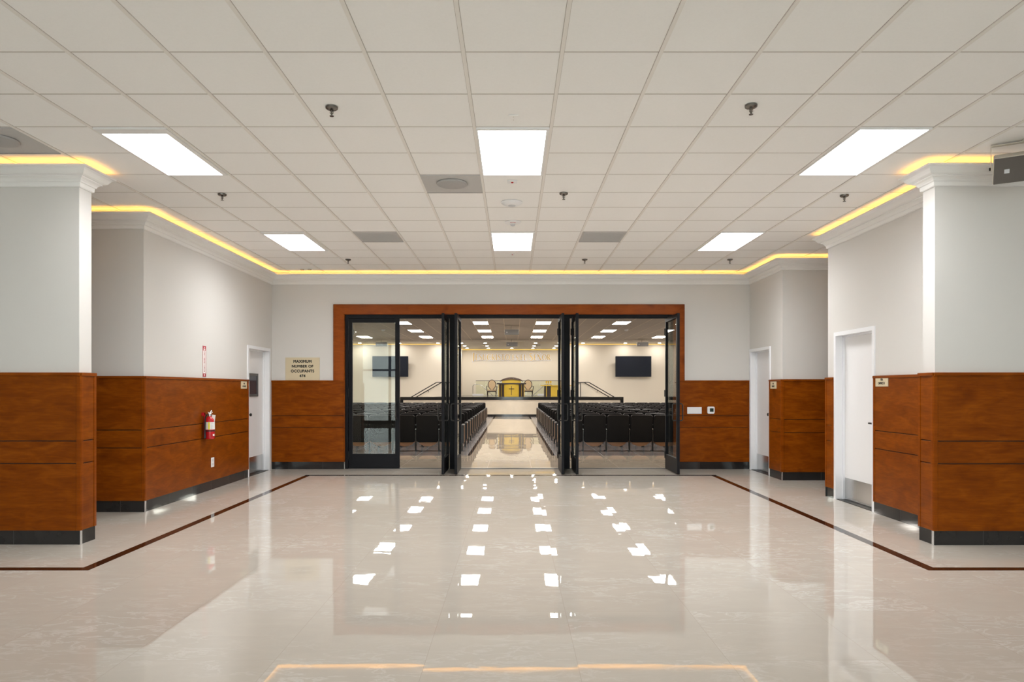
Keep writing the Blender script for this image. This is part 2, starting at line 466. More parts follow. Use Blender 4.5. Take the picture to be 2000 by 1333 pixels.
ceil = MB(); ceil.box(-8, 8, -3, 12.36, CH + 0.006, CH + 0.1)
ceil = tag(ceil.build('ceiling', M['tile']), 'suspended ceiling of pale beige square acoustic tiles in the foyer', 'ceiling', kind='structure')
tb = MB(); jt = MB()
xs = [(-0.5 + k) * T for k in range(-12, 14)]
ys = [Y0 + T * j for j in range(-13, 12)]
for x in xs:
    if abs(x) < 8:
        tb.box(x - 0.012, x + 0.012, -3, 12.34, CH - 0.002, CH + 0.0065)
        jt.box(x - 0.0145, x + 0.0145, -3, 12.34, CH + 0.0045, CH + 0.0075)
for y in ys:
    jt.box(-8, 8, y - 0.003, y + 0.005, CH + 0.0050, CH + 0.0072)  # thin dark strips standing in for the shade line of each cross row
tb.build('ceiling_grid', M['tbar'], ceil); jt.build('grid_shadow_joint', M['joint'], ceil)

def wall(name, boxes, label, m='wall'):
    mb = MB()
    for b in boxes: mb.box(*b)
    return tag(mb.build(name, M[m]), label, 'wall', kind='structure')

WT = CH + 0.02
wall('wall_left_front', [(-8, -3.99, 6.37, 6.555, 0, WT)], 'white end of the wall on the near left above wood panels')
wall('wall_left', [(-8, -4.29, 8.045, 8.2, 0, WT), (-4.44, -4.29, 8.2, 11.21, 0, WT), (-4.44, -4.29, 12.17, 12.33, 0, WT), (-4.44, -4.29, 11.21, 12.17, 2.12, WT)],
     'white left wall with the corridor corner and door opening')
wall('wall_back', [(-4.44, -3.0, 12.33, 12.50, 0, WT), (2.866, 4.37, 12.33, 12.50, 0, WT), (-3.0, 2.866, 12.33, 12.50, 2.763, WT)],
     'cream back wall around the wide glazed doorway')
wall('wall_right_far', [(4.22, 4.37, 10.83, 11.36, 0, WT), (4.22, 4.37, 12.26, 12.33, 0, WT), (4.22, 4.37, 11.36, 12.26, 2.12, WT), (4.37, 8, 10.83, 10.98, 0, WT)],
     'white right wall beyond the side corridor')
wall('wall_right', [(4.19, 4.34, 6.535, 8.04, 0, WT), (4.19, 4.34, 8.96, 9.2, 0, WT), (4.19, 4.34, 8.04, 8.96, 2.13, WT), (4.34, 8, 9.05, 9.2, 0, WT)],
     'white right wall with the office door')
wall('wall_right_front', [(3.872, 8, 6.35, 6.535, 0, WT)], 'white wall end on the near right above wood panels')
wall('wall_far_left', [(-8.15, -8, -3, 12.5, 0, WT)], 'plain white side wall at the end of the left corridor')
wall('wall_far_right', [(8, 8.15, -3, 12.5, 0, WT)], 'plain white side wall at the end of the right corridor')
# entrance wall behind the viewer, glazed
wall('wall_entrance', [(-8, -6.6, -3.15, -3, 0, WT), (-3.3, -1.9, -3.15, -3, 0, WT), (1.9, 3.3, -3.15, -3, 0, WT), (6.6, 8, -3.15, -3, 0, WT),
                       (-6.6, -3.3, -3.15, -3, 3.3, WT), (-1.9, 1.9, -3.15, -3, 3.3, WT), (3.3, 6.6, -3.15, -3, 3.3, WT)], 'glazed entrance wall of the foyer')
for k, (a, b) in enumerate(((-6.6, -3.3), (-1.9, 1.9), (3.3, 6.6))):
    w = thing('window_%d' % (k + 1), 'tall entrance window bay in the wall facing the hall doors, bay %s' % ('toward the left', 'in the middle', 'toward the right')[k], 'window', ((a + b) / 2, -3.08, 0), kind='structure')
    h = (b - a) / 2
    f = MB(); f.box(-h, -h + .06, -.05, .05, 0, 3.3); f.box(h - .06, h, -.05, .05, 0, 3.3); f.box(-h, h, -.05, .05, 3.24, 3.3); f.box(-h, h, -.05, .05, 0, .15)
    f.box(-.05, .05, -.05, .05, 0, 3.3); f.box(-h, h, -.05, .05, 2.15, 2.22)
    f.build('window_frame', M['bronze'], w)
    box('window_pane', M['glass'], -h, h, -.006, .006, .05, 3.27, w)
    pd = bpy.data.lights.new('daylight_portal', 'AREA'); pd.shape = 'RECTANGLE'; pd.size = b - a; pd.size_y = 3.3
    pd.cycles.is_portal = True
    po = bpy.data.objects.new('daylight_portal', pd); COL.objects.link(po)
    po.location = ((a + b) / 2, -3.16, 1.65); po.rotation_euler = (R(90), 0, 0)
tag(box('ground', M['ground'], -30, 30, -40, -3.15, -0.12, -0.02), 'grey paving outside the entrance', 'ground', kind='structure')

# ------------------------------------------------------------------ cornices with amber cove light
zb = 3.287
PROF = [(0.0, zb), (0.010, zb), (0.018, zb + 0.008), (0.020, zb + 0.042), (0.030, zb + 0.046), (0.034, zb + 0.058), (0.045, zb + 0.072), (0.060, zb + 0.080),
        (0.066, zb + 0.082), (0.066, zb + 0.090), (0.080, zb + 0.093), (0.096, zb + 0.102), (0.108, zb + 0.118), (0.120, zb + 0.136), (0.136, zb + 0.148), (0.152, zb + 0.152),
        (0.152, zb + 0.168), (0.143, zb + 0.168), (0.130, zb + 0.158), (0.095, zb + 0.125), (0.060, zb + 0.105), (0.0, zb + 0.100)]
STRIP = [(0.086, zb + 0.122), (0.100, zb + 0.131), (0.098, zb + 0.134), (0.084, zb + 0.125)]
paths = [
    ('trim_2', [(-8, 6.37), (-3.99, 6.37), (-3.99, 6.555), (-8, 6.555)], 'white cornice around the near left wall end', 'near left wall end'),
    ('trim_3', [(-8, 8.045), (-4.29, 8.045), (-4.29, 12.33), (4.22, 12.33), (4.22, 10.83), (8, 10.83)], 'white cornice along the left, back and far right walls', 'left, back and far right walls'),
    ('trim_4', [(8, 9.2), (4.19, 9.2), (4.19, 6.535), (3.872, 6.535), (3.872, 6.35), (8, 6.35)], 'white cornice along the near right walls', 'near right walls'),
]
for nm, p, lab, where in paths:
    tag(MB().sweep(PROF, p).build(nm, M['cornice']), lab, 'cornice', kind='structure')
    tag(MB().sweep(STRIP, p).build('cove_light_strip', M['cove']), 'amber light strip glowing above the cornice of the ' + where, 'cove light', group='amber cove light strips')

# ------------------------------------------------------------------ wood wainscot and black tile base
BH, G1, G2, TOPZ = 0.13, 0.745, 0.952, 1.58
TH = 0.028
def run_matrix(p0, p1):
    a = Vector((*p0, 0)); b = Vector((*p1, 0)); d = (b - a).normalized()
    n = Vector((d.y, -d.x, 0))
    m = Matrix((d, n, Vector((0, 0, 1)))).transposed().to_4x4(); m.translation = a
    return m, (b - a).length
SIDE = dict(trim_5='left_front', trim_6='left_end', trim_7='left_corridor', trim_8='left', trim_9='back_left', trim_10='back_right', trim_11='right_far',
            trim_12='right_corridor', trim_13='office_corridor', trim_14='right_middle', trim_15='right', trim_16='right_end', trim_17='right_front')
def wainscot(name, p0, p1, label, s0=True, s1=True, e0=0.0, e1=0.0, corner0=False, corner1=False, joint0=0.35):
    """panelled run; e0/e1 extend it past the wall edge so that outer corners meet"""
    root = thing(name, label, 'wall panelling', kind='structure')
    mx, L = run_matrix(p0, p1)
    a, b = -e0, L + e1
    def bb(mb, u0, u1, v0, v1, z0, z1): mb.box(u0, u1, v0, v1, z0, z1, mx)
    m = MB(); bb(m, a, b, 0.0005, TH - 0.014, BH, TOPZ - 0.01); m.build('backing_board', M['groove'], root)
    g = 0.0045
    i0 = a + (0.036 if s0 else 0.001); i1 = b - (0.036 if s1 else 0.001)
    for z0, z1 in ((BH, G1 - g), (G1 + g, G2 - g), (G2 + g, TOPZ - 0.03)):
        m = MB(); bb(m, i0 + .002, i1 - .002, 0.002, TH, z0, z1); m.build('wood_panel', M['wood'], root, bevel=0.0015, seg=1)
    for on, u0 in ((s0, a), (s1, b - 0.036)):
        if on:
            m = MB(); bb(m, u0, u0 + 0.036, 0.002, TH + 0.004, BH, TOPZ - 0.012); m.build('edge_stile', M['wood_trim'], root, bevel=0.002, seg=1)
    m = MB(); bb(m, a, b, 0.001, TH + 0.010, TOPZ - 0.030, TOPZ); m.build('cap_rail', M['wood_trim'], root, bevel=0.003, seg=1)
    # tile base
    br = thing('baseboard_' + SIDE[name], 'black polished tile base below the ' + label, 'baseboard', kind='structure')
    m = MB(); bb(m, a, b, 0.0005, TH - 0.010, 0, BH); m.build('tile_base', M['black_tile'], br)
    m = MB(); u = a + joint0; any_j = False
    while u < b - 0.05:
        bb(m, u - .0015, u + .0015, 0.001, TH - 0.0097, 0.001, BH - 0.0005); u += 0.60; any_j = True
    if any_j: m.build('tile_joint', M['black_joint'], br)
    else: m.bm.free()
    for on, u0 in ((corner0, a), (corner1, b)):
        if on:
            m = MB(); bb(m, u0 - 0.006, u0 + 0.006, TH - 0.020, TH - 0.004, 0, BH); m.build('metal_corner_trim', M['silver'], br)

t = TH
wainscot('trim_5', (-8, 6.37), (-3.99, 6.37), 'stained wood panelling on the near left wall face', True, True, 0, t, corner1=True, joint0=0.42)
wainscot('trim_6', (-3.99, 6.37), (-3.99, 6.555), 'narrow stained wood panelling on the near left wall end', True, True, t - .006, t, joint0=9)
wainscot('trim_7', (-8, 8.045), (-4.29, 8.045), 'stained wood panelling on the left corridor wall', True, True, 0, t, corner1=True, joint0=0.45)
wainscot('trim_8', (-4.29, 8.045), (-4.29, 11.17), 'long stained wood panelling on the left wall with the fire extinguisher', True, True, t - .006, 0, joint0=0.6)
wainscot('trim_9', (-4.29, 12.33), (-3.003, 12.33), 'stained wood panelling on the back wall under the occupancy sign', False, False, -0.0, 0, joint0=0.31)
wainscot('trim_10', (2.869, 12.33), (4.22, 12.33), 'stained wood panelling on the back wall under the thermostat', False, True, 0, 0, joint0=0.45)
wainscot('trim_11', (4.22, 11.32), (4.22, 10.83), 'narrow stained wood panelling on the far right wall beside the door', True, True, 0, t, corner1=True, joint0=9)
wainscot('trim_12', (4.22, 10.83), (8, 10.83), 'stained wood panelling on the right corridor wall', True, True, t - .006, 0, joint0=0.62)
wainscot('trim_13', (8, 9.2), (4.19, 9.2), 'stained wood panelling on the office corridor return', True, True, 0, t)
wainscot('trim_14', (4.19, 9.2), (4.19, 9.0), 'narrow stained wood strip on the right wall beyond the office door', True, True, t - .006, 0, joint0=9)
wainscot('trim_15', (4.19, 7.995), (4.19, 6.565), 'stained wood panelling on the right wall nearer than the office door', True, False, 0, -0.001, joint0=0.55)
wainscot('trim_16', (3.872, 6.535), (3.872, 6.35), 'narrow stained wood panelling on the near right wall end', True, True, t, t - .006, joint0=9)
wainscot('trim_17', (3.872, 6.35), (8, 6.35), 'stained wood panelling on the near right wall face', True, True, t, 0, corner0=True, joint0=0.46)

# casing around the wide doorway
cs = thing('trim_18', 'stained wood casing around the wide glazed doorway in the back wall', 'door casing', (0, 12.33, 0), kind='structure')
ox0, ox1, ix0, ix1, oz, iz = -3.186, 3.05, -3.002, 2.868, 2.931, 2.763
def casing_piece(poly):
    MB().prism(poly, -0.0345, 0.0, lambda u, v, d: (u, d, v)).build('casing_board', M['wood_casing'], cs, bevel=0.002, seg=1)
casing_piece([(ox0, TOPZ), (ix0, TOPZ), (ix0, iz), (ox0, oz)])
casing_piece([(ix1, TOPZ), (ox1, TOPZ), (ox1, oz), (ix1, iz)])
casing_piece([(ix0, iz), (ix1, iz), (ox1, oz), (ox0, oz)])
e = MB()
e.box(ox0 - .002, ox0 + .012, -.040, -.001, TOPZ, oz); e.box(ox1 - .012, ox1 + .002, -.040, -.001, TOPZ, oz); e.box(ox0, ox1, -.040, -.001, oz - .012, oz + .002)
e.build('casing_edge_bead', M['wood_trim'], cs)
e = MB()
e.box(ix0 - .001, ix0 + .014, -.030, .16, BH, iz); e.box(ix1 - .014, ix1 + .001, -.030, .16, BH, iz); e.box(ix0, ix1, -.030, .16, iz - .010, iz + .002)
e.build('casing_reveal', M['wood_trim'], cs)

# ------------------------------------------------------------------ glazed storefront doors
sf = thing('trim_19', 'dark bronze metal door frame with two thick posts in the back wall', 'door frame', (0, 12.40, 0), kind='structure')
FX0, FX1, HZ = -2.988, 2.854, 2.755
for x0, x1 in ((FX0, FX0 + .050), (FX1 - .050, FX1)):
    m = MB(); m.box(x0, x1, -.055, .055, 0, HZ); m.build('jamb', M['bronze'], sf, bevel=.002, seg=1)
for x0, x1 in ((-1.128, -0.985), (0.875, 1.018)):
    m = MB(); m.box(x0, x1, -.055, .055, 0, HZ - .06); m.build('post', M['bronze'], sf, bevel=.002, seg=1)
m = MB(); m.box(FX0 + .05, FX1 - .05, -.055, .055, HZ - .062, HZ); m.build('head_rail', M['bronze'], sf, bevel=.002, seg=1)
m = MB(); m.box(FX0 + .05, FX1 - .05, -.045, .045, 0.0, .010); m.build('threshold', M['dark_metal'], sf)

def leaf(n, x, rz, label, w=0.912):
    d = thing('door_%d' % n, label, 'door', (x, 12.40, 0), rz, kind='structure')
    z0, z1 = 0.012, 2.688; th = .022
    sw = 0.066; lock = 0.080; tr = .072; br = .255
    for nm, a, b in (('hinge_stile', 0.003, sw), ('lock_stile', w - lock, w)):
        m = MB(); m.box(a, b, -th, th, z0, z1); m.build(nm, M['bronze'], d, bevel=.002, seg=1)
    m = MB(); m.box(sw, w - lock, -th, th, z1 - tr, z1); m.build('top_rail', M['bronze'], d, bevel=.002, seg=1)
    m = MB(); m.box(sw, w - lock, -th, th, z0, z0 + br); m.build('bottom_rail', M['bronze'], d, bevel=.002, seg=1)
    m = MB(); m.box(sw - .004, w - lock + .004, -.004, .004, z0 + br - .004, z1 - tr + .004); m.build('glass_pane', M['glass'], d)
    hx = w - 0.06
    for s in (-1, 1):
        p = [(hx, s * th, 0.90), (hx, s * (th + .045), 0.90), (hx, s * (th + .062), 0.917), (hx, s * (th + .062), 1.163), (hx, s * (th + .045), 1.18), (hx, s * th, 1.18)]
        m = MB(); m.tube(p, .0105, 10); m.build('pull_handle', M['dark_metal'], d, smooth=True)
    m = MB()
    for z in (.25, 1.35, 2.45): m.tube([(0.0, -.026, z - .06), (0.0, -.026, z + .06)], .010, 8)
    m.build('hinge', M['dark_metal'], d)
    return d
leaf(1, -2.936, 0, 'closed bronze framed glass door leaf at the left end of the doorway')
leaf(2, -1.160, R(-90), 'open glass door leaf against the left side of the left post')
leaf(3, -0.945, R(-90), 'open glass door leaf against the right side of the left post')
leaf(4, 0.832, R(-90), 'open glass door leaf against the left side of the right post')
leaf(5, 1.070, R(-90), 'open glass door leaf against the right side of the right post')
leaf(6, 2.750, R(-90), 'open glass door leaf at the right end of the doorway beside the light switches')

# ------------------------------------------------------------------ white side doors
def side_door(n, face_x, ya, yb, side, label, height=2.13, lite=False, hy=.12, rec=0.10, handle='knob'):
    """side = +1 for a door in the right wall (room towards -x), -1 for the left wall; ya nearer than yb"""
    d = thing('door_%d' % n, label, 'door', (face_x, ya, 0), kind='structure')
    w = yb - ya; fw = .050
    def bx(mb, v0, v1, y0, y1, z0, z1):     # v: depth into the wall
        a, b = side * v0, side * v1
        mb.box(min(a, b), max(a, b), y0, y1, z0, z1); return mb
    f = MB()
    bx(f, -.018, rec + .05, 0, fw, 0, height + fw); bx(f, -.018, rec + .05, w - fw, w, 0, height + fw); bx(f, -.018, rec + .05, fw, w - fw, height, height + fw)
    bx(f, rec - .03, rec + .05, fw, fw + .018, 0, height); bx(f, rec - .03, rec - .001, w - fw - .018, w - fw, 0, height); bx(f, rec - .03, rec - .001, fw, w - fw, height - .018, height)
    f.build('frame', M['frame_white'], d)
    l = MB(); bx(l, rec, rec + .042, fw + .003, w - fw - .003, .012, height - .004)
    l = l.build('leaf', M['door_white'], d)
    k = MB(); bx(k, rec - .003, rec, fw + .012, w - fw - .012, .03, .285); k.build('kick_plate', M['steel'], l)
    s = MB(); bx(s, 0.0, rec + .08, fw, w - fw, 0, .006); s.build('threshold', M['dark_metal'], d)
    s = MB(); bx(s, rec - .006, rec + .0, fw + .003, w - fw - .003, .012, .03); s.build('door_sweep', M['silver'], l)
    h = MB()
    if handle == 'lever':
        h.tube([(side * (rec - .001), hy, 1.02), (side * (rec - .05), hy, 1.02), (side * (rec - .055), hy + .012, 1.02), (side * (rec - .055), hy + .12, 1.02)], .011, 8)
        h.box(min(side * rec, side * (rec - .008)), max(side * rec, side * (rec - .008)), hy - .03, hy + .03, .99, 1.05)
    else:
        mm = Matrix.Translation((side * (rec - .0), hy, 1.0)) @ Matrix.Rotation(R(-90 * side), 4, 'Y')
        h.lathe([(.026, 0), (.026, .006), (.011, .010), (.011, .030), (.024, .040), (.027, .052), (.020, .062), (0, .064)], 16, mx=mm)
    h.build('handle', M['dark_metal'], l, smooth=True)
    if lite:
        y0, y1, z0, z1 = .30, .735, 1.30, 1.69
        r = MB()
        bx(r, rec - .014, rec + .001, y0, y1, z0, z0 + .04); bx(r, rec - .014, rec + .001, y0, y1, z1 - .04, z1)
        bx(r, rec - .014, rec + .001, y0, y0 + .04, z0 + .04, z1 - .04); bx(r, rec - .014, rec + .001, y1 - .04, y1, z0 + .04, z1 - .04)
        r.build('vision_frame', M['grey_frame'], l)
        g = MB(); bx(g, rec - .004, rec, y0 + .04, y1 - .04, z0 + .04, z1 - .04); g.build('vision_glass', M['dark_glass'], l)
    return d
side_door(7, -4.29, 11.17, 12.21, -1, 'white door with a small dark window in the left wall', lite=True, height=2.09, hy=.30)
side_door(8, 4.22, 11.32, 12.295, 1, 'white door at the far end of the right wall by the switches', height=2.08, hy=.26)
side_door(9, 4.19, 7.996, 9.0, 1, 'white office door in the right wall, nearest on the right', height=2.11, handle='lever')

# ------------------------------------------------------------------ ceiling lights of the foyer
def panel_light(loc, label, insets, group, m='panel', z=CH, name='ceiling_light', L=2 * T, mx_=0.0):
    l_, r_, n_, f_ = insets
    o = thing(name, label, 'ceiling light', (loc[0], loc[1], z), group=group)
    hw, hl = T / 2 - .013, L / 2 - .013
    fr = MB()
    zz0, zz1 = -.010, .006
    fr.box(-hw, -hw + l_, -hl, hl, zz0, zz1); fr.box(hw - r_, hw, -hl, hl, zz0, zz1)
    fr.box(-hw + l_, hw - r_, -hl, -hl + n_, zz0, zz1); fr.box(-hw + l_, hw - r_, hl - f_, hl, zz0, zz1)
    fr.build('frame', M['fixture'], o)
    x0, x1, y0, y1 = -hw + l_, hw - r_, -hl + n_, hl - f_
    sheet('diffuser', M[m], [(x0, y0, -.006), (x0, y1, -.006), (x1, y1, -.006), (x1, y0, -.006)], o)   # lens sheet, lit side down
    return o
rows = [(0, 'in the nearer row'), (6, 'in the farther row')]
cols = [(-5, 'left', (.012, .045, .10, .012)), (0, 'middle', (.012, .024, .028, .012)), (5, 'right', (.012, .022, .012, .012))]
for j, rw in rows:
    for k, cw, ins in cols:
        panel_light((k * T, Y0 + (j + 1) * T), 'bright white ceiling panel light, %s one of the three %s' % (cw, rw), ins, 'foyer ceiling panel lights')
# vents in the ceiling
def vent(k, j, label, plaque):
    o = thing('ceiling_vent', label, 'ceiling vent', (k * T, Y0 + (j + .5) * T, CH), group='grey ceiling vents')
    h = T / 2 - .013
    m = MB(); m.box(-h, h, -h, h, -.004, .006); m.build('panel', M['vent'], o)
    m = MB(); m.box(-h, h, h - .012, h, -.010, -.004); m.build('edge_lip', M['vent_dark'], o)
    if plaque:
        m = MB(); m.lathe([(.0, -.030), (.135, -.030), (.150, -.024), (.155, -.014), (.150, -.004)], 32, (0, -.06, 0)); m.build('round_diffuser', M['vent_dark'], o, smooth=True)
    else:
        m = MB()
        for i in range(14): y = -h + .05 + i * (2 * h - .1) / 13; m.box(-h + .03, h - .03, y - .006, y + .006, -.008, -.003)
        m.build('grille', M['vent'], o)
vent(-7, 0, 'grey ceiling vent with a round plate above the near left wall end', True)
vent(-1, 2, 'grey ceiling vent with a round plate left of the middle of the ceiling', True)
vent(-3, 6, 'flat grey ceiling vent left of the farther middle light', False)
vent(2, 6, 'flat grey ceiling vent right of the farther middle light', False)

# sprinklers
def make_sprinkler(x, y, label):
    o = thing('sprinkler', label, 'sprinkler', (x, y, CH), group='ceiling sprinklers')
    m = MB(); m.lathe([(.014, -.020), (.034, -.017), (.044, -.010), (.046, .002)], 24); m.build('escutcheon', M['antique'], o, smooth=True)
    m = MB(); m.tube([(0, 0, -.018), (0, 0, -.060)], [.008, .005], 8); m.tube([(-.010, 0, -.022), (-.013, 0, -.040), (0, 0, -.056)], .0025, 6); m.tube([(.010, 0, -.022), (.013, 0, -.040), (0, 0, -.056)], .0025, 6); m.build('stem', M['antique'], o, smooth=True)
    m = MB(); m.lathe([(.015, -.066), (.016, -.063), (.004, -.058)], 16); m.build('deflector', M['antique'], o)
for x, y, l in ((-1.334, 5.10, 'dark metal ceiling sprinkler nearest on the left, beside the second ceiling row'), (1.745, 5.07, 'dark metal ceiling sprinkler nearest on the right, before the near right light'),
                (-3.098, 7.38, 'small metal sprinkler beyond the near left panel light'), (0.54, 7.34, 'small metal sprinkler right of the round white dome'),
                (3.554, 7.42, 'small metal sprinkler beyond the near right panel light'), (-2.637, 11.09, 'tiny metal sprinkler by the cove light, leftmost of the far three'),
                (1.152, 11.09, 'tiny metal sprinkler by the cove light, middle of the far three'), (3.48, 11.09, 'tiny metal sprinkler by the cove light, rightmost of the far three')):
    make_sprinkler(x, y, l)

# dome, strobe, indicator plates
o = thing('smoke_detector', 'round white dome on the ceiling between the two middle lights', 'smoke detector', (-.01, 7.70, CH))
m = MB(); m.lathe([(.04, -.038), (.075, -.034), (.100, -.022), (.115, -.010), (.118, -.008), (.118, .002)], 32); m.build('dome', M['plastic_white'], o, smooth=True)
m = MB(); m.lathe([(.036, -.044), (.042, -.041), (.044, -.034)], 24); m.build('sensor_cap', M['plastic_grey'], o, smooth=True)
o = thing('fire_strobe', 'round white fire alarm strobe with small red lettering on the ceiling', 'alarm strobe', (.0, 8.62, CH))
m = MB(); m.lathe([(.085, -.014), (.100, -.008), (.104, .002)], 32); m.build('plate', M['plastic_white'], o, smooth=True)
m = MB(); m.lathe([(.0, -.040), (.022, -.034), (.030, -.022), (.032, -.013)], 20, (0, .045, 0)); m.build('strobe_lens', M['plastic_grey'], o, smooth=True)
text_part('lettering', 'FIRE', .038, M['red_print'], o, Matrix.Translation((0, -.042, -.0145)) @ Matrix.Rotation(R(180), 4, 'X'), bold=.001)
for y, w, l in ((6.93, .05, 'small white ceiling plate with a red dot behind the near middle light'), (10.66, .035, 'tiny white ceiling plate with a red dot behind the far middle light')):
    o = thing('indicator_plate', l, 'indicator plate', (-.005, y, CH), group='ceiling indicator plates')
    box('plate', M['plastic_white'], -w, w, -w * .9, w * .9, -.006, .004, o, .002)
    m = MB(); m.lathe([(.0, -.016), (.010, -.013), (.013, -.006)], 14); m.build('red_lamp', M['red'], o, smooth=True)
o = thing('ceiling_plate', 'small square white cover plate before the near middle light', 'cover plate', (.005, 5.30, CH))
box('plate', M['tile'], -.037, .037, -.055, .055, -.003, .004, o, .001)
for y in (-.03, .03): MB().lathe([(.003, -.005), (.004, -.002)], 8, (0, y, 0)).build('screw', M['chrome'], o)
for x, l in ((-3.66, 'left'), (-3.53, 'right')):
    m = MB(); m.lathe([(.030, -.012), (.036, -.004), (.036, .004)], 20, (x, 12.03, CH)); tag(m.build('knockout_cap', M['chrome']), 'small dark disc on the ceiling by the back cornice, %s of the pair' % l, 'cover plate', group='ceiling discs by the back cornice')

# ------------------------------------------------------------------ speaker hung at the near right
def make_speaker(loc, rz, label, m_g, m_b, group=None, tilt=R(31), w=0.585, h=0.225, dp=0.20, drop=0.088):
    o = thing('ceiling_speaker', label, 'speaker', loc, rz, group=group)
    mm = Matrix.Translation((0, 0, -drop - h / 2)) @ Matrix.Rotation(tilt, 4, 'X')
    cab = MB(); cab.box(-w / 2, w / 2, -dp / 2 + .012, dp / 2, -h / 2, h / 2)
    for v in cab.bm.verts:
        if v.co.y > 0: v.co.z *= .78; v.co.x *= .95
        v.co = mm @ v.co
    cab.build('cabinet', m_b, o, bevel=.006)
    g = MB(); g.box(-w / 2 + .006, w / 2 - .006, -dp / 2, -dp / 2 + .013, -h / 2 + .006, h / 2 - .006, mm); g = g.build('grille', m_g, o, bevel=.003, seg=1)
    b = MB(); b.box(-w / 2 + .078, -w / 2 + .114, -dp / 2 - .003, -dp / 2, -h / 2 + .090, -h / 2 + .124, mm); b.build('badge', M['plastic_grey'], g)
    y = MB(); y.box(-w / 2 - .008, w / 2 + .008, -.022, .022, -.014, -.008)
    y.box(-w / 2 - .009, -w / 2 - .005, -.022, .022, -drop - h / 2 - .02, -.008); y.box(w / 2 + .005, w / 2 + .009, -.022, .022, -drop - h / 2 - .02, -.008)
    y.box(-.09, .09, -.045, .045, -.008, .0); y.build('yoke_bracket', m_b, o)
    for s in (-1, 1):
        MB().tube([(s * (w / 2 + .006), 0, -drop - h / 2), (s * (w / 2 + .022), 0, -drop - h / 2)], .014, 10).build('tilt_knob', M['dark_metal'], o)
    c = MB(); c.tube([(-.03, .05, 0), (-.015, .055, -.03), (-.02, .05, -.06), (-.035, .045, -drop - .02)], .006, 6); c.build('cable', M['black'], o, smooth=True)
    return o
dx = Vector((.86, -.51, 0)).normalized()
spw = .585
c0 = Vector((4.085, 5.90, 0)) + dx * spw / 2
make_speaker((c0.x, c0.y, CH), math.atan2(dx.y, dx.x), 'beige loudspeaker with brown grille hung from the ceiling at the near right', M['grille'], M['beige_box'])

# ------------------------------------------------------------------ signs, plates, extinguisher
o = thing('occupancy_sign', 'beige sign with black capacity lettering standing on the back wall panelling', 'sign', (-3.743, 12.33, 1.785))
MB().box(-.305, .305, -.008, -.0005, -.204, .204).build('plate', M['sign_beige'], o, .0015)
for i, s in enumerate(('MAXIMUM', 'NUMBER OF', 'OCCUPANTS', '474')):
    text_part('lettering', s, .067, M['black_print'], o, face_to((0, -1, 0), (0, -.0085, .131 - i * .0857)), bold=.0032, spacing=1.06)

def room_sign(x, y, z, side, w, h, lines, label):
    o = thing('room_sign', label, 'sign', (x, y, z), group='small beige room signs')
    n = (-side, 0, 0)
    MB().box(*sorted((0.0, -side * .007)), -w / 2, w / 2, -h / 2, h / 2).build('plate', M['sign_beige'], o, .001)
    for i, (s, sz, dz) in enumerate(lines):
        text_part('lettering', s, sz, M['black_print'], o, face_to(n, (-side * .0075, 0, dz)), bold=.0012)
room_sign(-4.29 + TH, 10.965, 1.490, -1, .235, .115, [('101', .034, .022), ('LOUNGE', .034, -.020)], 'small beige room sign beside the white door in the left wall')
room_sign(4.22 - TH, 11.125, 1.490, 1, .25, .115, [('107', .034, .022), ('OFFICE', .034, -.020)], 'small beige room sign beside the far right white door')
room_sign(4.19 - TH, 7.80, 1.512, 1, .262, .112, [('106', .036, .022), ('OFFICE 1', .036, -.020)], 'small beige room sign beside the nearer office door on the right')

o = thing('extinguisher_sign', 'narrow vertical red and white sign above the fire extinguisher', 'sign', (-4.29, 9.62, 1.812))
MB().box(.0005, .004, -.052, .052, -.216, .216).build('plate', M['white_print'], o)
m = MB()
m.box(.004, .0046, -.052, .052, .150, .216); m.box(.004, .0046, -.052, -.040, -.216, .150); m.box(.004, .0046, .040, .052, -.216, .150); m.box(.004, .0046, -.052, .052, -.216, -.168)
m.build('red_border', M['red_print'], o)
m = MB(); m.prism([(-.022, .205), (0, .180), (.022, .205), (0, .196)], .0046, .0050, lambda u, v, d: (d, u, v)); m.build('arrow', M['white_print'], o)
m = MB(); m.prism([(-.018, -.180), (0, -.208), (.018, -.180)], .0046, .0050, lambda u, v, d: (d, u, v)); m.build('arrow', M['white_print'], o)
text_part('lettering', 'FIRE', .030, M['white_print'], o, face_to((1, 0, 0), (.0047, 0, .165)), bold=.001)
for i, c in enumerate('EXTINGUISHER'):
    text_part('lettering', c, .030, M['red_print'], o, face_to((1, 0, 0), (.0045, 0, .130 - i * .0245)), bold=.001)

ex = thing('fire_extinguisher', 'red fire extinguisher with white label hung on the left wood panelling', 'fire extinguisher', (-4.29 + TH + .078, 9.56, .735))
m = MB(); m.lathe([(.052, 0), (.062, .006), (.064, .02), (.064, .245), (.060, .272), (.046, .296), (.026, .308), (.022, .318)], 28); m.build('cylinder', M['red'], ex, smooth=True)
def arc_patch(mb, r, z0, z1, a0, a1, n=10):
    for i in range(n):
        a, b = a0 + (a1 - a0) * i / n, a0 + (a1 - a0) * (i + 1) / n
        mb.quad([(r * math.cos(a), r * math.sin(a), z0), (r * math.cos(b), r * math.sin(b), z0), (r * math.cos(b), r * math.sin(b), z1), (r * math.cos(a), r * math.sin(a), z1)])
m = MB(); arc_patch(m, .0648, .135, .238, R(-150), R(20), 18); m.build('label', M['white_print'], ex)
m = MB(); arc_patch(m, .0653, .137, .236, R(-84), R(-66), 4); m.build('yellow_label_band', M['yellow_print'], ex)
m = MB()
for k in range(4): arc_patch(m, .0653, .150 + k * .02, .156 + k * .02, R(-52), R(-18), 4)
m.build('label_print', M['plastic_grey'], ex)
m = MB(); arc_patch(m, .0648, .045, .072, R(-30), R(0), 4); m.build('small_white_decal', M['white_print'], ex)
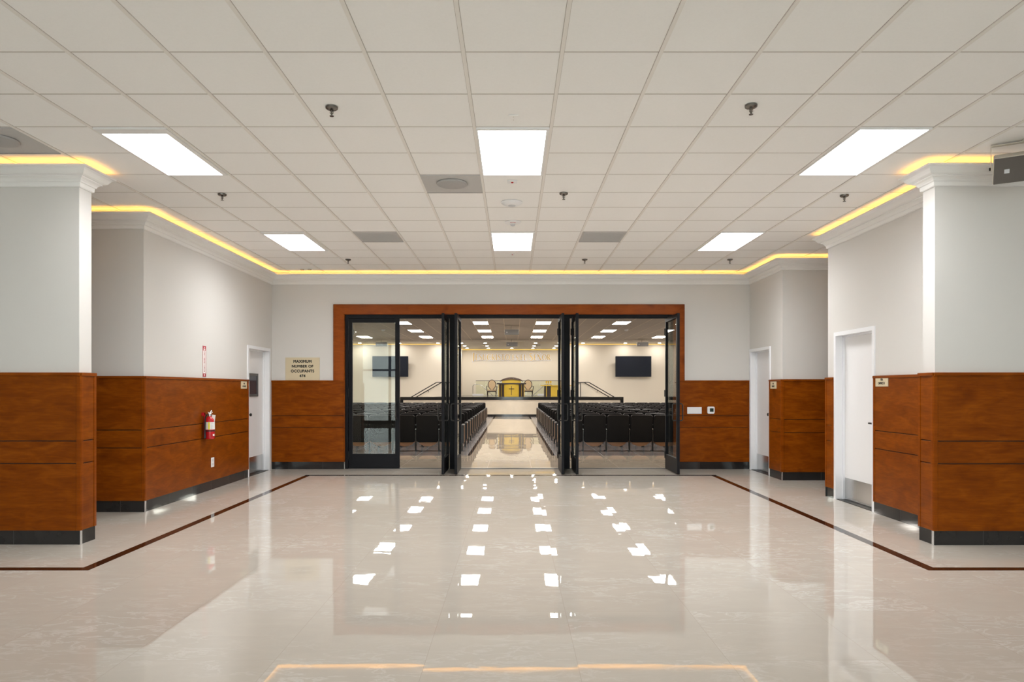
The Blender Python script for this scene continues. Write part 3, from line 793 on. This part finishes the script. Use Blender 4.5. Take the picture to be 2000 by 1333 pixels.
m = MB(); m.lathe([(.0655, .108), (.0665, .110), (.0665, .122), (.0655, .124)], 28); m.build('strap', M['black'], ex)
m = MB(); m.lathe([(.022, .316), (.022, .345), (.016, .350)], 16); m.tube([(0, -.02, .340), (0, .075, .372)], .010, 6); m.tube([(0, -.02, .352), (0, .05, .395)], .009, 6); m.tube([(0, -.02, .338), (0, -.05, .375)], .010, 6); m.build('valve_handle', M['silver'], ex, smooth=True)
m = MB(); m.tube([(-.004, -.012, .335), (-.020, -.045, .338), (-.033, -.066, .305), (-.036, -.072, .20), (-.036, -.072, .10)], .0095, 8); m.tube([(-.036, -.072, .10), (-.035, -.071, .02)], [.011, .017], 8); m.build('hose', M['black'], ex, smooth=True)
m = MB(); m.box(.030, .074, -.001, .001, .225, .335, Matrix.Translation((.012, -.028, 0)) @ Matrix.Rotation(R(24), 4, 'Z') @ Matrix.Translation((.05, 0, .335)) @ Matrix.Rotation(R(8), 4, 'Y') @ Matrix.Translation((-.05, 0, -.335))); m.build('inspection_tag', M['white_print'], ex)
m = MB(); m.box(-.076, -.070, -.02, .02, .02, .36); m.box(-.075, -.045, -.088, -.070, .325, .37); m.box(-.076, -.070, -.09, .02, .335, .365); m.build('wall_bracket', M['red'], ex)

def plate(x, y, z, nrm, w, h, name, label, cat):
    return thing(name, label, cat, (x, y, z))
o = thing('outlet', 'white outlet plate low on the left wood panelling below the fire extinguisher', 'outlet', (-4.29 + TH, 9.82, .388))
MB().box(.0005, .007, -.048, .048, -.068, .068).build('plate', M['plastic_white'], o, .002)
m = MB(); m.box(.007, .009, -.020, .020, .010, .045); m.box(.007, .009, -.020, .020, -.045, -.010); m.build('socket_face', M['plastic_grey'], o, .001)
o = thing('light_switch', 'wide white three-gang light switch plate beside the right door leaf', 'light switch', (3.228, 12.33 - TH, 1.046))
MB().box(-.128, .128, -.007, -.0005, -.058, .058).build('plate', M['plastic_white'], o, .002)
for k in range(4):
    MB().box(-.099 + k * .052, -.060 + k * .052, -.011, -.007, -.034, .034).build('rocker', M['plastic_white'], o, .0015)
o = thing('thermostat', 'white square thermostat with a dark screen on the back wall panelling', 'thermostat', (3.517, 12.33 - TH, 1.052))
MB().prism(rrect(.126, .126, .022), -.026, -.0005, lambda u, v, d: (u, d, v)).build('case', M['plastic_white'], o, .004)
MB().box(-.022, .044, -.0275, -.025, -.028, .034).build('screen', M['lcd'], o)

# ------------------------------------------------------------------ auditorium shell
HC = 4.005
HX = 9.4
tag(box('floor_hall', M['hall_floor'], -HX, HX, 12.385, 14.80, -.1, 0.0), 'pale tile floor just inside the glass doors', 'floor', kind='structure')
tag(box('floor_aisle', M['aisle_floor'], -.97, .90, 14.80, 35.5, -.1, 0.0), 'shiny cream centre aisle floor between the seat blocks', 'floor', kind='structure')
mb = MB(); mb.box(-HX, -.97, 14.80, 38.4, -.1, -.0005); mb.box(.90, HX, 14.80, 38.4, -.1, -.0005)
tag(mb.build('floor_seating', M['seat_floor']), 'dark grey tile floor under the theatre seats', 'floor', kind='structure')
mb = MB(); mb.box(-.97, -.90, 14.80, 35.5, .0002, .0015); mb.box(.83, .90, 14.80, 35.5, .0002, .0015)
tag(mb.build('trim_20', M['border']), 'dark border strips along the centre aisle', 'floor border', kind='structure')
mb = MB(); mb.box(-HX, -3.2, 12.50, 12.55, 0, HC + .03); mb.box(3.06, HX, 12.50, 12.55, 0, HC + .03); mb.box(-3.2, 3.06, 12.50, 12.55, 2.77, HC + .03)
tag(mb.build('wall_hall_rear', M['cream_wall']), 'cream rear wall of the auditorium around the doors', 'wall', kind='structure')
wall('wall_hall_left', [(-HX - .1, -HX, 12.5, 38.5, 0, HC + .03)], 'cream left wall of the auditorium', 'cream_wall')
wall('wall_hall_right', [(HX, HX + .1, 12.5, 38.5, 0, HC + .03)], 'cream right wall of the auditorium', 'cream_wall')
wall('wall_hall_front_left', [(-HX, -3.17, 38.4, 38.55, 0, HC + .03), (-3.27, -3.17, 38.55, 43.8, 0, HC + .03)], 'cream front wall left of the stage recess with the left screen', 'cream_wall')
wall('wall_hall_front_right', [(3.17, HX, 38.4, 38.55, 0, HC + .03), (3.17, 3.27, 38.55, 43.8, 0, HC + .03)], 'cream front wall right of the stage recess with the right screen', 'cream_wall')
wall('wall_stage_back', [(-3.27, 3.27, 43.7, 43.85, 0, HC + .03)], 'cream wall behind the pulpit carrying the lettering', 'cream_wall')
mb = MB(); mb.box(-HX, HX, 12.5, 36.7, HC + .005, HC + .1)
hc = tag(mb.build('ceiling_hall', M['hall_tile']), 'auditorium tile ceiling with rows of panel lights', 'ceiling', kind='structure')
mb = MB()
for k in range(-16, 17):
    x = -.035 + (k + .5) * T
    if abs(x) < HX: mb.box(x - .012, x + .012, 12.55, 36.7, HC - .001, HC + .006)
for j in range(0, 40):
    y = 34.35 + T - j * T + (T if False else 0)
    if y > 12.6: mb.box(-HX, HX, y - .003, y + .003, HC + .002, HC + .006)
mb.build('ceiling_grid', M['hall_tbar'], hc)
mb = MB(); mb.box(-HX, HX, 36.7, 43.8, HC - .075, HC + .1)
tag(mb.build('ceiling_stage', M['soffit']), 'smooth cream ceiling above the stage with downlights', 'ceiling', kind='structure')
SZ = HC - .075
# cove lines at the top of the front walls
for nm, pts, lab in (('left front wall', [(-HX, 38.4), (-3.17, 38.4), (-3.17, 43.7), (3.17, 43.7), (3.17, 38.4), (HX, 38.4)], 'thin yellow light line at the top of the auditorium front walls'),):
    tag(MB().sweep([(.0, SZ - .085), (.045, SZ - .085), (.05, SZ - .06), (.045, SZ - .05), (0, SZ - .05)], pts).build('trim_21', M['cream_wall']), 'slim cream ledge at the top of the auditorium front walls', 'ledge', kind='structure')
    tag(MB().sweep([(.006, SZ - .049), (.040, SZ - .049), (.040, SZ - .022), (.006, SZ - .022)], pts).build('cove_light_strip', M['hall_cove']), lab, 'cove light', group='amber cove light strips')

# hall panel lights
colsx = [(-7.35, 'leftmost'), (-4.30, 'second from left'), (-1.25, 'left of centre'), (1.19, 'right of centre'), (4.24, 'second from right'), (7.29, 'rightmost')]
ordn = ['first', 'second', 'third', 'fourth', 'fifth', 'sixth']
for i in range(6):
    for x, cn in colsx:
        panel_light((x, 34.35 - 3.66 * i), 'white auditorium ceiling panel light, %s column, %s row counting from the stage' % (cn, ordn[i]), (.012,) * 4, 'auditorium ceiling panel lights', m='hall_panel', z=HC)
# downlights
def downlight(x, y, label):
    o = thing('downlight', label, 'downlight', (x, y, SZ), group='round downlights above the stage')
    m = MB(); m.lathe([(.085, -.006), (.110, -.006), (.112, .0), (.112, .004)], 24); m.build('trim_ring', M['fixture'], o)
    sheet('lens', M['down'], [(.082 * math.cos(-2 * math.pi * i / 12), .082 * math.sin(-2 * math.pi * i / 12), -.008) for i in range(12)], o)
for y, rn in ((37.7, 'front'), (40.3, 'middle'), (42.5, 'rear')):
    for x, cn in ((-2.8, 'far left'), (-1.5, 'mid left'), (-.06, 'centre'), (1.24, 'mid right'), (2.53, 'far right')):
        downlight(x, y, 'small round downlight over the stage, %s row, %s' % (rn, cn))
for x, l in ((-8.35, 'left end beyond the left screen'), (-6.19, 'above the left screen'), (-4.08, 'right of the left screen'), (3.83, 'left of the right screen'), (6.14, 'above the right screen'), (8.0, 'right of the right screen')):
    downlight(x, 37.75, 'small round downlight before the front wall, ' + l)
for x, l in ((-1.60, 'left'), (1.42, 'right')):
    o = thing('ceiling_vent', 'narrow slot vent in the stage ceiling, %s of the pair' % l, 'ceiling vent', (x, 39.5, SZ), group='slot vents above the stage')
    box('frame', M['vent_dark'], -.16, .16, -.10, .10, -.012, .0, o)
    box('slot', M['dark_metal'], -.14, .14, -.05, .05, -.014, -.012, o)
for x, y, l in ((4.9, 29.9, 'right'), (-5.6, 29.9, 'left')):
    o = thing('smoke_detector', 'small white round detector on the auditorium ceiling, on the %s' % l, 'smoke detector', (x, y, HC), group='auditorium ceiling detectors')
    m = MB(); m.lathe([(.05, -.07), (.09, -.05), (.10, -.02), (.10, .0)], 20); m.build('dome', M['plastic_white'], o, smooth=True)
    m = MB(); m.lathe([(.03, -.085), (.04, -.07)], 16); m.build('sensor_cap', M['plastic_grey'], o)
for x, y, l in ((-.04, 28.2, 'nearer of the two in the middle'), (-.04, 35.9, 'farther of the two in the middle, before the lettering'), (6.73, 35.9, 'above the right screen'), (-6.80, 35.9, 'above the left screen'), (-6.73, 28.2, 'nearer one on the left')):
    make_speaker((x, y, HC), 0, 'grey loudspeaker under the auditorium ceiling, ' + l, M['hall_grille'], M['beige_box'], 'auditorium ceiling speakers', tilt=R(10), drop=0.14)

# ------------------------------------------------------------------ screens
for x, l in ((-6.74, 'left'), (6.64, 'right')):
    o = thing('television', 'large dark wall screen on the front wall, %s of the stage' % l, 'television', (x, 38.12, 2.66), group='auditorium wall screens')
    MB().prism(rrect(1.975, 1.136, .02, 3), -.025, .045, lambda u, v, d: (u, d, v)).build('bezel', M['black'], o, .004)
    box('screen', M['tv'], -.97, .97, -.0265, -.0245, -.55, .55, o)
    box('wall_mount', M['dark_metal'], -.25, .25, .045, .279, -.2, .2, o)

# ------------------------------------------------------------------ stage
SZT = 1.02
mb = MB(); mb.box(-4.05, 4.05, 35.56, 38.4, 0, SZT - .001); mb.box(-3.17, 3.17, 38.4, 43.7, 0, SZT - .001)
tag(mb.build('stage_platform', M['stage_floor']), 'dark polished stage platform under the pulpit', 'stage', kind='structure')
ws = thing('wall_stage', 'low stone stage front with black cap and base', 'stage front', (0, 35.5, 0), kind='structure')
MB().box(-5.61, 5.51, -.03, .055, .12, .86).build('stone_face', M['stage_stone'], ws)
mb = MB(); mb.box(-5.77, 5.67, -.06, .06, .86, SZT); mb.box(-5.77, -5.61, -.06, .06, 0, .86); mb.box(5.51, 5.67, -.06, .06, 0, .86)
mb.build('black_cap', M['black_tile'], ws, .004)
MB().box(-5.61, 5.51, -.045, .055, 0, .12).build('black_base', M['black_tile'], ws)
for s, l in ((-1, 'left'), (1, 'right')):
    st = MB()
    for k in range(5):
        x0 = 4.05 + k * .28; st.box(*sorted((s * x0, s * (x0 + .28))), 35.60, 38.40, 0, SZT - .17 * (k + 1))
    tag(st.build('stage_stairs', M['stage_stone']), 'side steps down from the %s end of the stage' % l, 'stairs', kind='structure')
    for yy, far in ((36.2, False), (38.28, True)):
        o = thing('handrail', 'dark metal stair handrail at the %s of the stage, %s' % (l, 'against the wall' if far else 'free standing'), 'handrail', (0, yy, 0), group='stage stair handrails')
        z = 1.772 if not far else 1.784; xa = 3.95 if not far else 3.92
        m = MB(); m.tube([(s * (xa - .45), 0, z), (s * xa, 0, z), (s * (xa + .06), 0, z - .02), (s * (xa + 1.5), 0, z - .02 - 1.44 * .58)], .024, 8); m.build('rail', M['dark_metal'], o, smooth=True)
        if not far:
            for x, zb_, zt in ((xa - .40, SZT, z), (xa + 1.30, 0.17, z - .02 - 1.24 * .58)):
                m = MB(); m.tube([(s * x, 0, zb_), (s * x, 0, zt)], .020, 8); m.build('post', M['dark_metal'], o, smooth=True)
        else:
            for x, zt in ((xa - .25, z), (xa + .75, z - .02 - .69 * .58)):
                m = MB(); m.tube([(s * x, 0, zt - .02), (s * x, .02, zt - .09), (s * x, .12, zt - .10)], .014, 6); m.build('bracket', M['dark_metal'], o, smooth=True)

# pulpit
p = thing('pulpit', 'gold pulpit with dark columns, a black cross and a domed brown top', 'pulpit', (-.07, 37.55, SZT))
mb = MB(); mb.box(-.70, .70, -.22, .34, 0, .655); mb.build('gold_body', M['gold'], p, .004)
MB().prism([(-.39, -.225)] + [(-.39 + .78 * i / 10, -.225 - .075 * math.sin(math.pi * i / 10)) for i in range(11)] + [(.39, -.225)][:0], 0, .655, lambda u, v, d: (u, v, d)).build('curved_front_panel', M['gold'], p)
for x0, x1 in ((-.665, -.555), (-.535, -.395), (.395, .535), (.555, .665)):
    MB().prism([(x0 + (x1 - x0) * (0.5 - 0.5 * math.cos(math.pi * i / 8)), -.222 - .055 * math.sin(math.pi * i / 8)) for i in range(9)], 0, .655, lambda u, v, d: (u, v, d)).build('dark_column', M['espresso'], p)
mb = MB(); mb.box(-.79, .79, -.32, .36, .655, .725); mb.build('dark_ledge', M['espresso'], p, .008)
def arch(w, h, n=16): return [(w / 2 * math.cos(math.pi * i / n), h * math.sin(math.pi * i / n) ** .8) for i in range(n + 1)]
bow = lambda x: .075 + .115 * (1 - (x / .62) ** 2)
n = 20; xs_ = [-.50 + 1.0 * i / n for i in range(n + 1)]
MB().prism([(-.50, 0), (.50, 0)] + [(x, bow(x) + .03) for x in xs_[::-1]], -.26, .26, lambda u, v, d: (u, d, .725 + v)).build('gold_drum', M['gold'], p)
xs_ = [-.63 + 1.26 * i / n for i in range(n + 1)]
th_ = lambda x: .030 + .085 * (1 - (x / .63) ** 2) ** .6
MB().prism([(x, bow(x)) for x in xs_] + [(x, bow(x) + th_(x)) for x in xs_[::-1]], -.36, .36, lambda u, v, d: (u, d, .725 + v)).build('arched_top', M['walnut_top'], p, .01)
for x in (-.10, .11, .30):
    MB().lathe([(.0, -.004), (.024, 0), (.024, .012)], 14, (x, -.365, .725 + bow(x) + .05), ).build('small_lamp', M['chrome'], p)
mb = MB(); mb.box(-.014, .014, -.326, -.304, .07, .56); mb.box(-.145, .145, -.326, -.304, .395, .425); mb.build('cross', M['espresso'], p)

# two oval-back armchairs
def oval(w, h, n=28, waist=0.0):
    return [(w / 2 * math.cos(2 * math.pi * i / n) * (1 - waist * max(0, -math.sin(2 * math.pi * i / n))), h / 2 * math.sin(2 * math.pi * i / n)) for i in range(n)]
def pulpit_chair(x, label):
    c = thing('armchair', label, 'armchair', (x, 39.0, SZT), group='oval-back chairs behind the pulpit')
    fn = lambda zc: (lambda u, v, d: (u, .20 + .10 * (v + .25) + d, zc + v))
    MB().prism(oval(.40, .52, waist=.22), -.03, .03, fn(.635)).build('back_cushion', M['tan_cloth'], c, .008)
    pts = [Vector(fn(.635)(u, v, 0)) for u, v in oval(.43, .55, waist=.22)]
    MB().tube(pts + pts[:1], .024, 8).build('back_frame', M['espresso'], c, smooth=True)
    MB().box(-.25, .25, -.26, .22, .30, .375).build('seat_cushion', M['tan_cloth'], c, .02)
    MB().box(-.265, .265, -.275, .235, .235, .30).build('seat_rail', M['espresso'], c, .008)
    for sx in (-1, 1):
        for sy, y0 in ((-1, -.24), (1, .20)):
            MB().tube([(sx * .235, y0, .24), (sx * .24, y0 + sy * .012, .12), (sx * .225, y0 + sy * .03, 0)], [.032, .024, .020], 8).build('leg', M['espresso'], c, smooth=True)
        MB().tube([(sx * .24, .20, .56), (sx * .295, .05, .545), (sx * .30, -.15, .54), (sx * .29, -.19, .52), (sx * .275, -.17, .40), (sx * .255, -.14, .29)], .020, 8).build('arm', M['espresso'], c, smooth=True)
pulpit_chair(-1.18, 'tan oval-back armchair with dark frame left of the pulpit')
pulpit_chair(.865, 'tan oval-back armchair with dark frame right of the pulpit')

# glass screen, rails and white steps behind
g = thing('glass_screen', 'long greenish glass panel standing behind the pulpit and chairs', 'glass panel', (0, 42.6, SZT))
for k in range(4):
    x0 = -2.27 + k * 1.32; MB().box(x0, x0 + 1.305, -.006, .006, .02, .885).build('glass_pane', M['stage_glass'], g)
MB().box(-2.27, 3.0, -.02, .02, .885, .915).build('top_rail', M['dark_metal'], g)
MB().box(-2.27, 3.0, -.02, .02, 0, .02).build('bottom_rail', M['steel'], g)
def pool_rail(x, s, label):
    o = thing('grab_rail', label, 'handrail', (x, 41.7, SZT), group='steel grab rails behind the pulpit')
    pts = [(0, 0, 0), (0, 0, .56), (s * .03, 0, .63), (s * .10, 0, .67), (s * .42, 0, .67), (s * .50, 0, .64), (s * 1.20, 0, .02)]
    MB().tube(pts, .022, 10).build('rail', M['steel'], o, smooth=True)
    MB().lathe([(.05, 0), (.05, .012)], 16).build('foot_flange', M['steel'], o)
pool_rail(-2.41, 1, 'bent steel grab rail left of the left armchair')
pool_rail(2.41, -1, 'bent steel grab rail between the right armchair and the gold table')
for x, l in ((-2.06, 'left'), (1.79, 'right')):
    o = MB(); o.box(-.32, .32, -.2, .2, 0, .11); o = o.build('low_step', M['plastic_white'], None, .01); o.location = (x, 40.9, SZT)
    tag(o, 'low white block on the stage floor at the foot of the %s grab rail' % l, 'step', 'white blocks on the stage')

# communion table with goblets
tb_ = thing('communion_table', 'gold and dark brown table right of the pulpit', 'table', (2.36, 38.0, SZT))
MB().box(-.84, .84, -.33, .33, .565, .61).build('table_top', M['gold'], tb_, .006)
for s in (-1, 1):
    MB().box(*sorted((s * .29, s * .64)), -.20, .26, 0, .565).build('dark_pedestal', M['espresso'], tb_, .004)
    MB().box(*sorted((s * .50, s * .54)), -.25, -.205, 0, .565).build('gold_post', M['gold'], tb_)
MB().box(-.28, .28, -.24, .24, 0, .565).build('gold_front_panel', M['gold'], tb_, .004)
for i, x in enumerate((-.52, -.41, -.28)):
    o = MB(); o.lathe([(.034, 0), (.034, .008), (.010, .018), (.008, .09), (.018, .105), (.038, .135), (.043, .225), (.038, .225), (.030, .14), (0, .115)], 20)
    o = o.build('goblet', M['gold'], None, smooth=True); o.location = (2.36 + x, 37.9, SZT + .61)
    tag(o, 'gold goblet on the communion table, %s of three' % ('leftmost', 'middle', 'rightmost')[i], 'goblet', 'goblets on the table')

# ------------------------------------------------------------------ wall lettering
GL = {}
def arc(cx, cy, rx, ry, a0, a1, n=14): return [(cx + rx * math.cos(R(a0 + (a1 - a0) * i / n)), cy + ry * math.sin(R(a0 + (a1 - a0) * i / n))) for i in range(n + 1)]
def ring_w(n, a0, a1, thin, thick): return [thin + (thick - thin) * abs(math.cos(R(a0 + (a1 - a0) * i / n))) for i in range(n + 1)]
K, N_ = .15, .065
def stem(x, y0=0, y1=1, w=K): return ([(x, y0), (x, y1)], [w, w])
def bar(x0, x1, y, w=N_): return ([(x0, y), (x1, y)], [w, w])
def serif(x, y, w=.30): return bar(x - w / 2, x + w / 2, y, .045)
GL['I'] = (.30, [stem(.15), serif(.15, .022), serif(.15, .978)])
GL['J'] = (.36, [([(.2, 1), (.2, .15), (.16, -.08), (.02, -.22)], [K, K, .11, .04]), serif(.2, .978)])
GL['E'] = (.58, [stem(.13), bar(.02, .52, .033), bar(.02, .50, .967), bar(.13, .44, .52), ([(.51, .03), (.535, .17)], [.06, .03]), ([(.49, .97), (.51, .84)], [.06, .03]), ([(.44, .45), (.44, .60)], [.03, .03])])
GL['L'] = (.54, [stem(.13), serif(.13, .978), bar(.02, .50, .033), ([(.49, .03), (.525, .2)], [.06, .03])])
GL['T'] = (.66, [stem(.33), serif(.33, .022), bar(.02, .64, .965), ([(.04, .97), (.02, .82)], [.06, .03]), ([(.62, .97), (.64, .82)], [.06, .03])])
GL['O'] = (.88, [(arc(.44, .5, .36, .47, 0, 360, 32), ring_w(32, 0, 360, N_, .16))])
GL['C'] = (.78, [(arc(.46, .5, .37, .47, 48, 312, 24), ring_w(24, 48, 312, N_, .16)), ([(.71, .98), (.71, .78)], [.04, .05]), ([(.72, .04), (.70, .18)], [.03, .05])])
GL['U'] = (.74, [([(.14, 1), (.14, .30), (.19, .12), (.30, .04), (.40, .03), (.50, .06), (.58, .16), (.61, .32), (.61, 1)], [K, K, .13, .10, .08, .07, .065, .065, .065]), serif(.14, .978), serif(.61, .978, .26)])
GL['S'] = (.56, [([(.48, .80), (.45, .91), (.36, .965), (.26, .97), (.15, .92), (.10, .80), (.13, .67), (.25, .56), (.38, .46), (.46, .34), (.46, .19), (.38, .08), (.26, .03), (.14, .05), (.07, .12), (.05, .22)], [.05, .06, .065, .07, .09, .12, .14, .16, .16, .14, .12, .09, .07, .065, .06, .05])])
GL['R'] = (.68, [stem(.13), serif(.13, .022), ([(.03, .967), (.30, .967), (.44, .92), (.50, .80), (.50, .68), (.43, .55), (.30, .49), (.13, .49)], [.06, .065, .09, .14, .14, .09, .065, .06]), ([(.30, .50), (.42, .28), (.56, .07), (.68, 0)], [.12, .15, .14, .06])])
GL['N'] = (.82, [stem(.12, 0, 1, .07), serif(.12, .022, .24), ([(.04, 1), (.10, .97), (.66, .03), (.70, -.03)], [.07, .16, .16, .05]), stem(.70, 0, 1, .07), serif(.70, .978, .24)])
GL['Ñ'] = (.82, GL['N'][1] + [([(.22, 1.10), (.30, 1.16), (.40, 1.13), (.50, 1.10), (.58, 1.17)], [.03, .07, .08, .07, .03])])
def ribbon(mb, pts, ws, grow, d0, d1, sx, sz, ox, oz):
    pts = [Vector((p[0] * sx, p[1] * sz)) for p in pts]; n = len(pts)
    closed = (pts[0] - pts[-1]).length < 1e-4 and n > 3
    L, Rr = [], []
    for i, p in enumerate(pts):
        if closed: d = pts[(i + 1) % (n - 1)] - pts[(i - 1) % (n - 1)]
        else: d = pts[min(i + 1, n - 1)] - pts[max(i - 1, 0)]
        d.normalize(); nn = Vector((-d.y, d.x)); h = ws[i] * sz / 2 + grow
        q = p.copy()
        if not closed and i == 0: q -= d * grow
        if not closed and i == n - 1: q += d * grow
        L.append(q + nn * h); Rr.append(q - nn * h)
    V = lambda q, d: mb.bm.verts.new((ox + q.x, d, oz + q.y))
    a0 = [V(q, d0) for q in L]; b0 = [V(q, d0) for q in Rr]; a1 = [V(q, d1) for q in L]; b1 = [V(q, d1) for q in Rr]
    for i in range(n - 1):
        for f in ((a0[i], a0[i + 1], b0[i + 1], b0[i]), (a1[i], b1[i], b1[i + 1], a1[i + 1]), (a0[i], a1[i], a1[i + 1], a0[i + 1]), (b0[i], b0[i + 1], b1[i + 1], b1[i])):
            mb.bm.faces.new(f)
    if not closed:
        mb.bm.faces.new((a0[0], b0[0], b1[0], a1[0])); mb.bm.faces.new((a0[-1], a1[-1], b1[-1], b0[-1]))
sign = thing('wall_lettering', 'raised gold and white lettering across the wall above the pulpit', 'lettering', (-2.56, 43.7, 3.235), kind='thing')
words = [('J', 1.0), ('E', .8), ('S', .8), ('U', .8), ('C', .8), ('R', .8), ('I', .8), ('S', .8), ('T', .8), ('O', .8), (' ', .30), ('E', .74), ('S', .74), (' ', .24), ('E', .76), ('L', .76), (' ', .32), ('S', 1.05), ('E', .8), ('Ñ', .8), ('O', .8), ('R', .8)]
CAP = .47
tot = sum((s if c == ' ' else (GL[c][0] + .10) * s) for c, s in words)
scale_x = 4.97 / tot
x = 0.0
for c, s in words:
    if c == ' ': x += s * scale_x; continue
    wd, strokes = GL[c]
    sx, sz = s * scale_x, CAP * s
    oz = .0
    if s > 1: oz = -.04
    body, face = MB(), MB()
    for q, (pts, ws) in enumerate(strokes):
        ribbon(body, pts, ws, .034, -.05 - .0008 * q, -.010, sx, sz, x + .05 * sx, oz)
        ribbon(face, pts, ws, -.002, -.064 - .0006 * q, -.056, sx, sz, x + .05 * sx, oz)
    b = body.build('letter', M['letter_white'], sign)
    face.build('letter_face', M['gold_letter'], b)
    x += (wd + .10) * s * scale_x

# ------------------------------------------------------------------ theatre seats
PX = .533
def seat_proto(side):
    r = thing('theatre_seat', 'x', 'theatre seat')
    def back(u, v, d): return (u, -.02 - .11 * v / .6 + d, .517 + v)
    MB().prism(rrect(.500, .634, .045), -.022, .014, back).build('backrest', M['seat_black'], r, .010)
    ed = [(u, v) for u, v in rrect(.486, .622, .045) if v > -.05]
    ed.sort(key=lambda q: math.atan2(-q[0], q[1] + .06))
    MB().tube([back(u, v, -.012) for u, v in ed], .010, 6).build('edge_trim', M['seat_edge'], r, smooth=True)
    MB().prism(rrect(.470, .580, .05), .014, .070, back).build('back_cushion', M['seat_cloth'], r, .016)
    sp = [( -.22 + .44 * i / 12, .205 - .105 * math.sin(math.pi * i / 12) ** .55) for i in range(13)]
    poly = [(.22, .40), (-.22, .40)] + sp
    MB().prism(poly, .085, .115, lambda u, v, d: (u, d + .10 * (v - .1), v)).build('seat_pan', M['seat_wood'], r, .004, seg=1)
    MB().box(-.235, .235, .14, .20, .20, .62).build('seat_cushion', M['seat_cloth'], r, .02)
    m = MB(); m.box(-.0145, .0145, -.03, .05, .015, .52); m.build('standard', M['dark_metal'], r, .005, seg=1).location = (side * PX / 2, 0, 0)
    m = MB(); m.prism([(-.030, 0), (.030, 0), (.018, .016), (-.018, .016)], -.05, .09, lambda u, v, d: (u, d, v)); m.build('foot', M['black'], r).location = (side * (PX / 2 - .016), 0, 0)
    m = MB(); m.box(-.0145, .0145, -.03, .30, .58, .612); m.build('armrest', M['seat_black'], r, .006).location = (side * PX / 2, 0, 0)
    m = MB(); m.tube([(side * (PX / 2 - .004), -.032, .505), (side * (PX / 2 - .004), -.040, .505)], .008, 8); m.build('bolt', M['chrome'], r)
    return r
def end_standard(r, s, side_x):
    """closing standard with its tan panel on the aisle side"""
    m = MB(); m.box(-.018, .018, -.03, .05, .015, .52); m.build('standard', M['dark_metal'], r, .006, seg=1).location = (side_x, 0, 0)
    m = MB(); m.prism([(-.030, 0), (.030, 0), (.018, .016), (-.018, .016)], -.05, .09, lambda u, v, d: (u, d, v)); m.build('foot', M['black'], r).location = (side_x, 0, 0)
    e = MB(); e.box(-.020, .020, -.055, .27, .185, .588); e = e.build('end_panel', M['end_panel'], r, .012); e.location = (side_x + s * .030, 0, 0)
    k = MB(); k.box(*sorted((s * -.056, s * .016)), -.078, -.0555, .185, .585); k.build('end_panel_edge', M['black'], e, .004)
    a = MB(); a.box(*sorted((s * -.040, s * .026)), -.085, .27, .588, .612); a.build('arm_cap', M['arm_cap'], r, .008).location = (side_x + s * .026, 0, 0)
rown = ['nearest row', 'second row', 'third row', 'fourth row', 'fifth row', 'sixth row', 'seventh row', 'eighth row', 'ninth row', 'tenth row', 'eleventh row', 'twelfth row', 'thirteenth row', 'farthest row']
seatn = ['aisle seat', 'second seat', 'third seat', 'fourth seat', 'fifth seat', 'sixth seat', 'seventh seat', 'eighth seat', 'ninth seat', 'tenth seat', 'eleventh seat', 'twelfth seat', 'thirteenth seat']
for side, xa, nm in ((-1, -1.166, 'left'), (1, 1.085, 'right')):
    proto = seat_proto(side); used = False
    aisle = copy_tree(proto); end_standard(aisle, -side, -side * PX / 2); aisle_used = False
    for row in range(14):
        y = 15.92 + 1.092 * row
        n = max(6, min(12, math.ceil((.237 * y + .45 - 1.1) / PX)))
        for k in range(n):
            if k == 0:
                if not aisle_used: r = aisle; aisle_used = True
                else: r = copy_tree(aisle)
            elif not used: r = proto; used = True
            else: r = copy_tree(proto)
            r.location = (xa + side * PX * (k + .5), y, 0)
            r['label'] = 'black folding theatre seat, %s block, %s from the doors, %s from the aisle' % (nm, rown[row], seatn[k]) if k else 'black folding theatre seat with tan end panel, %s block, %s from the doors' % (nm, rown[row])
            r['category'] = 'theatre seat'
            r['group'] = 'rows of black theatre seats'
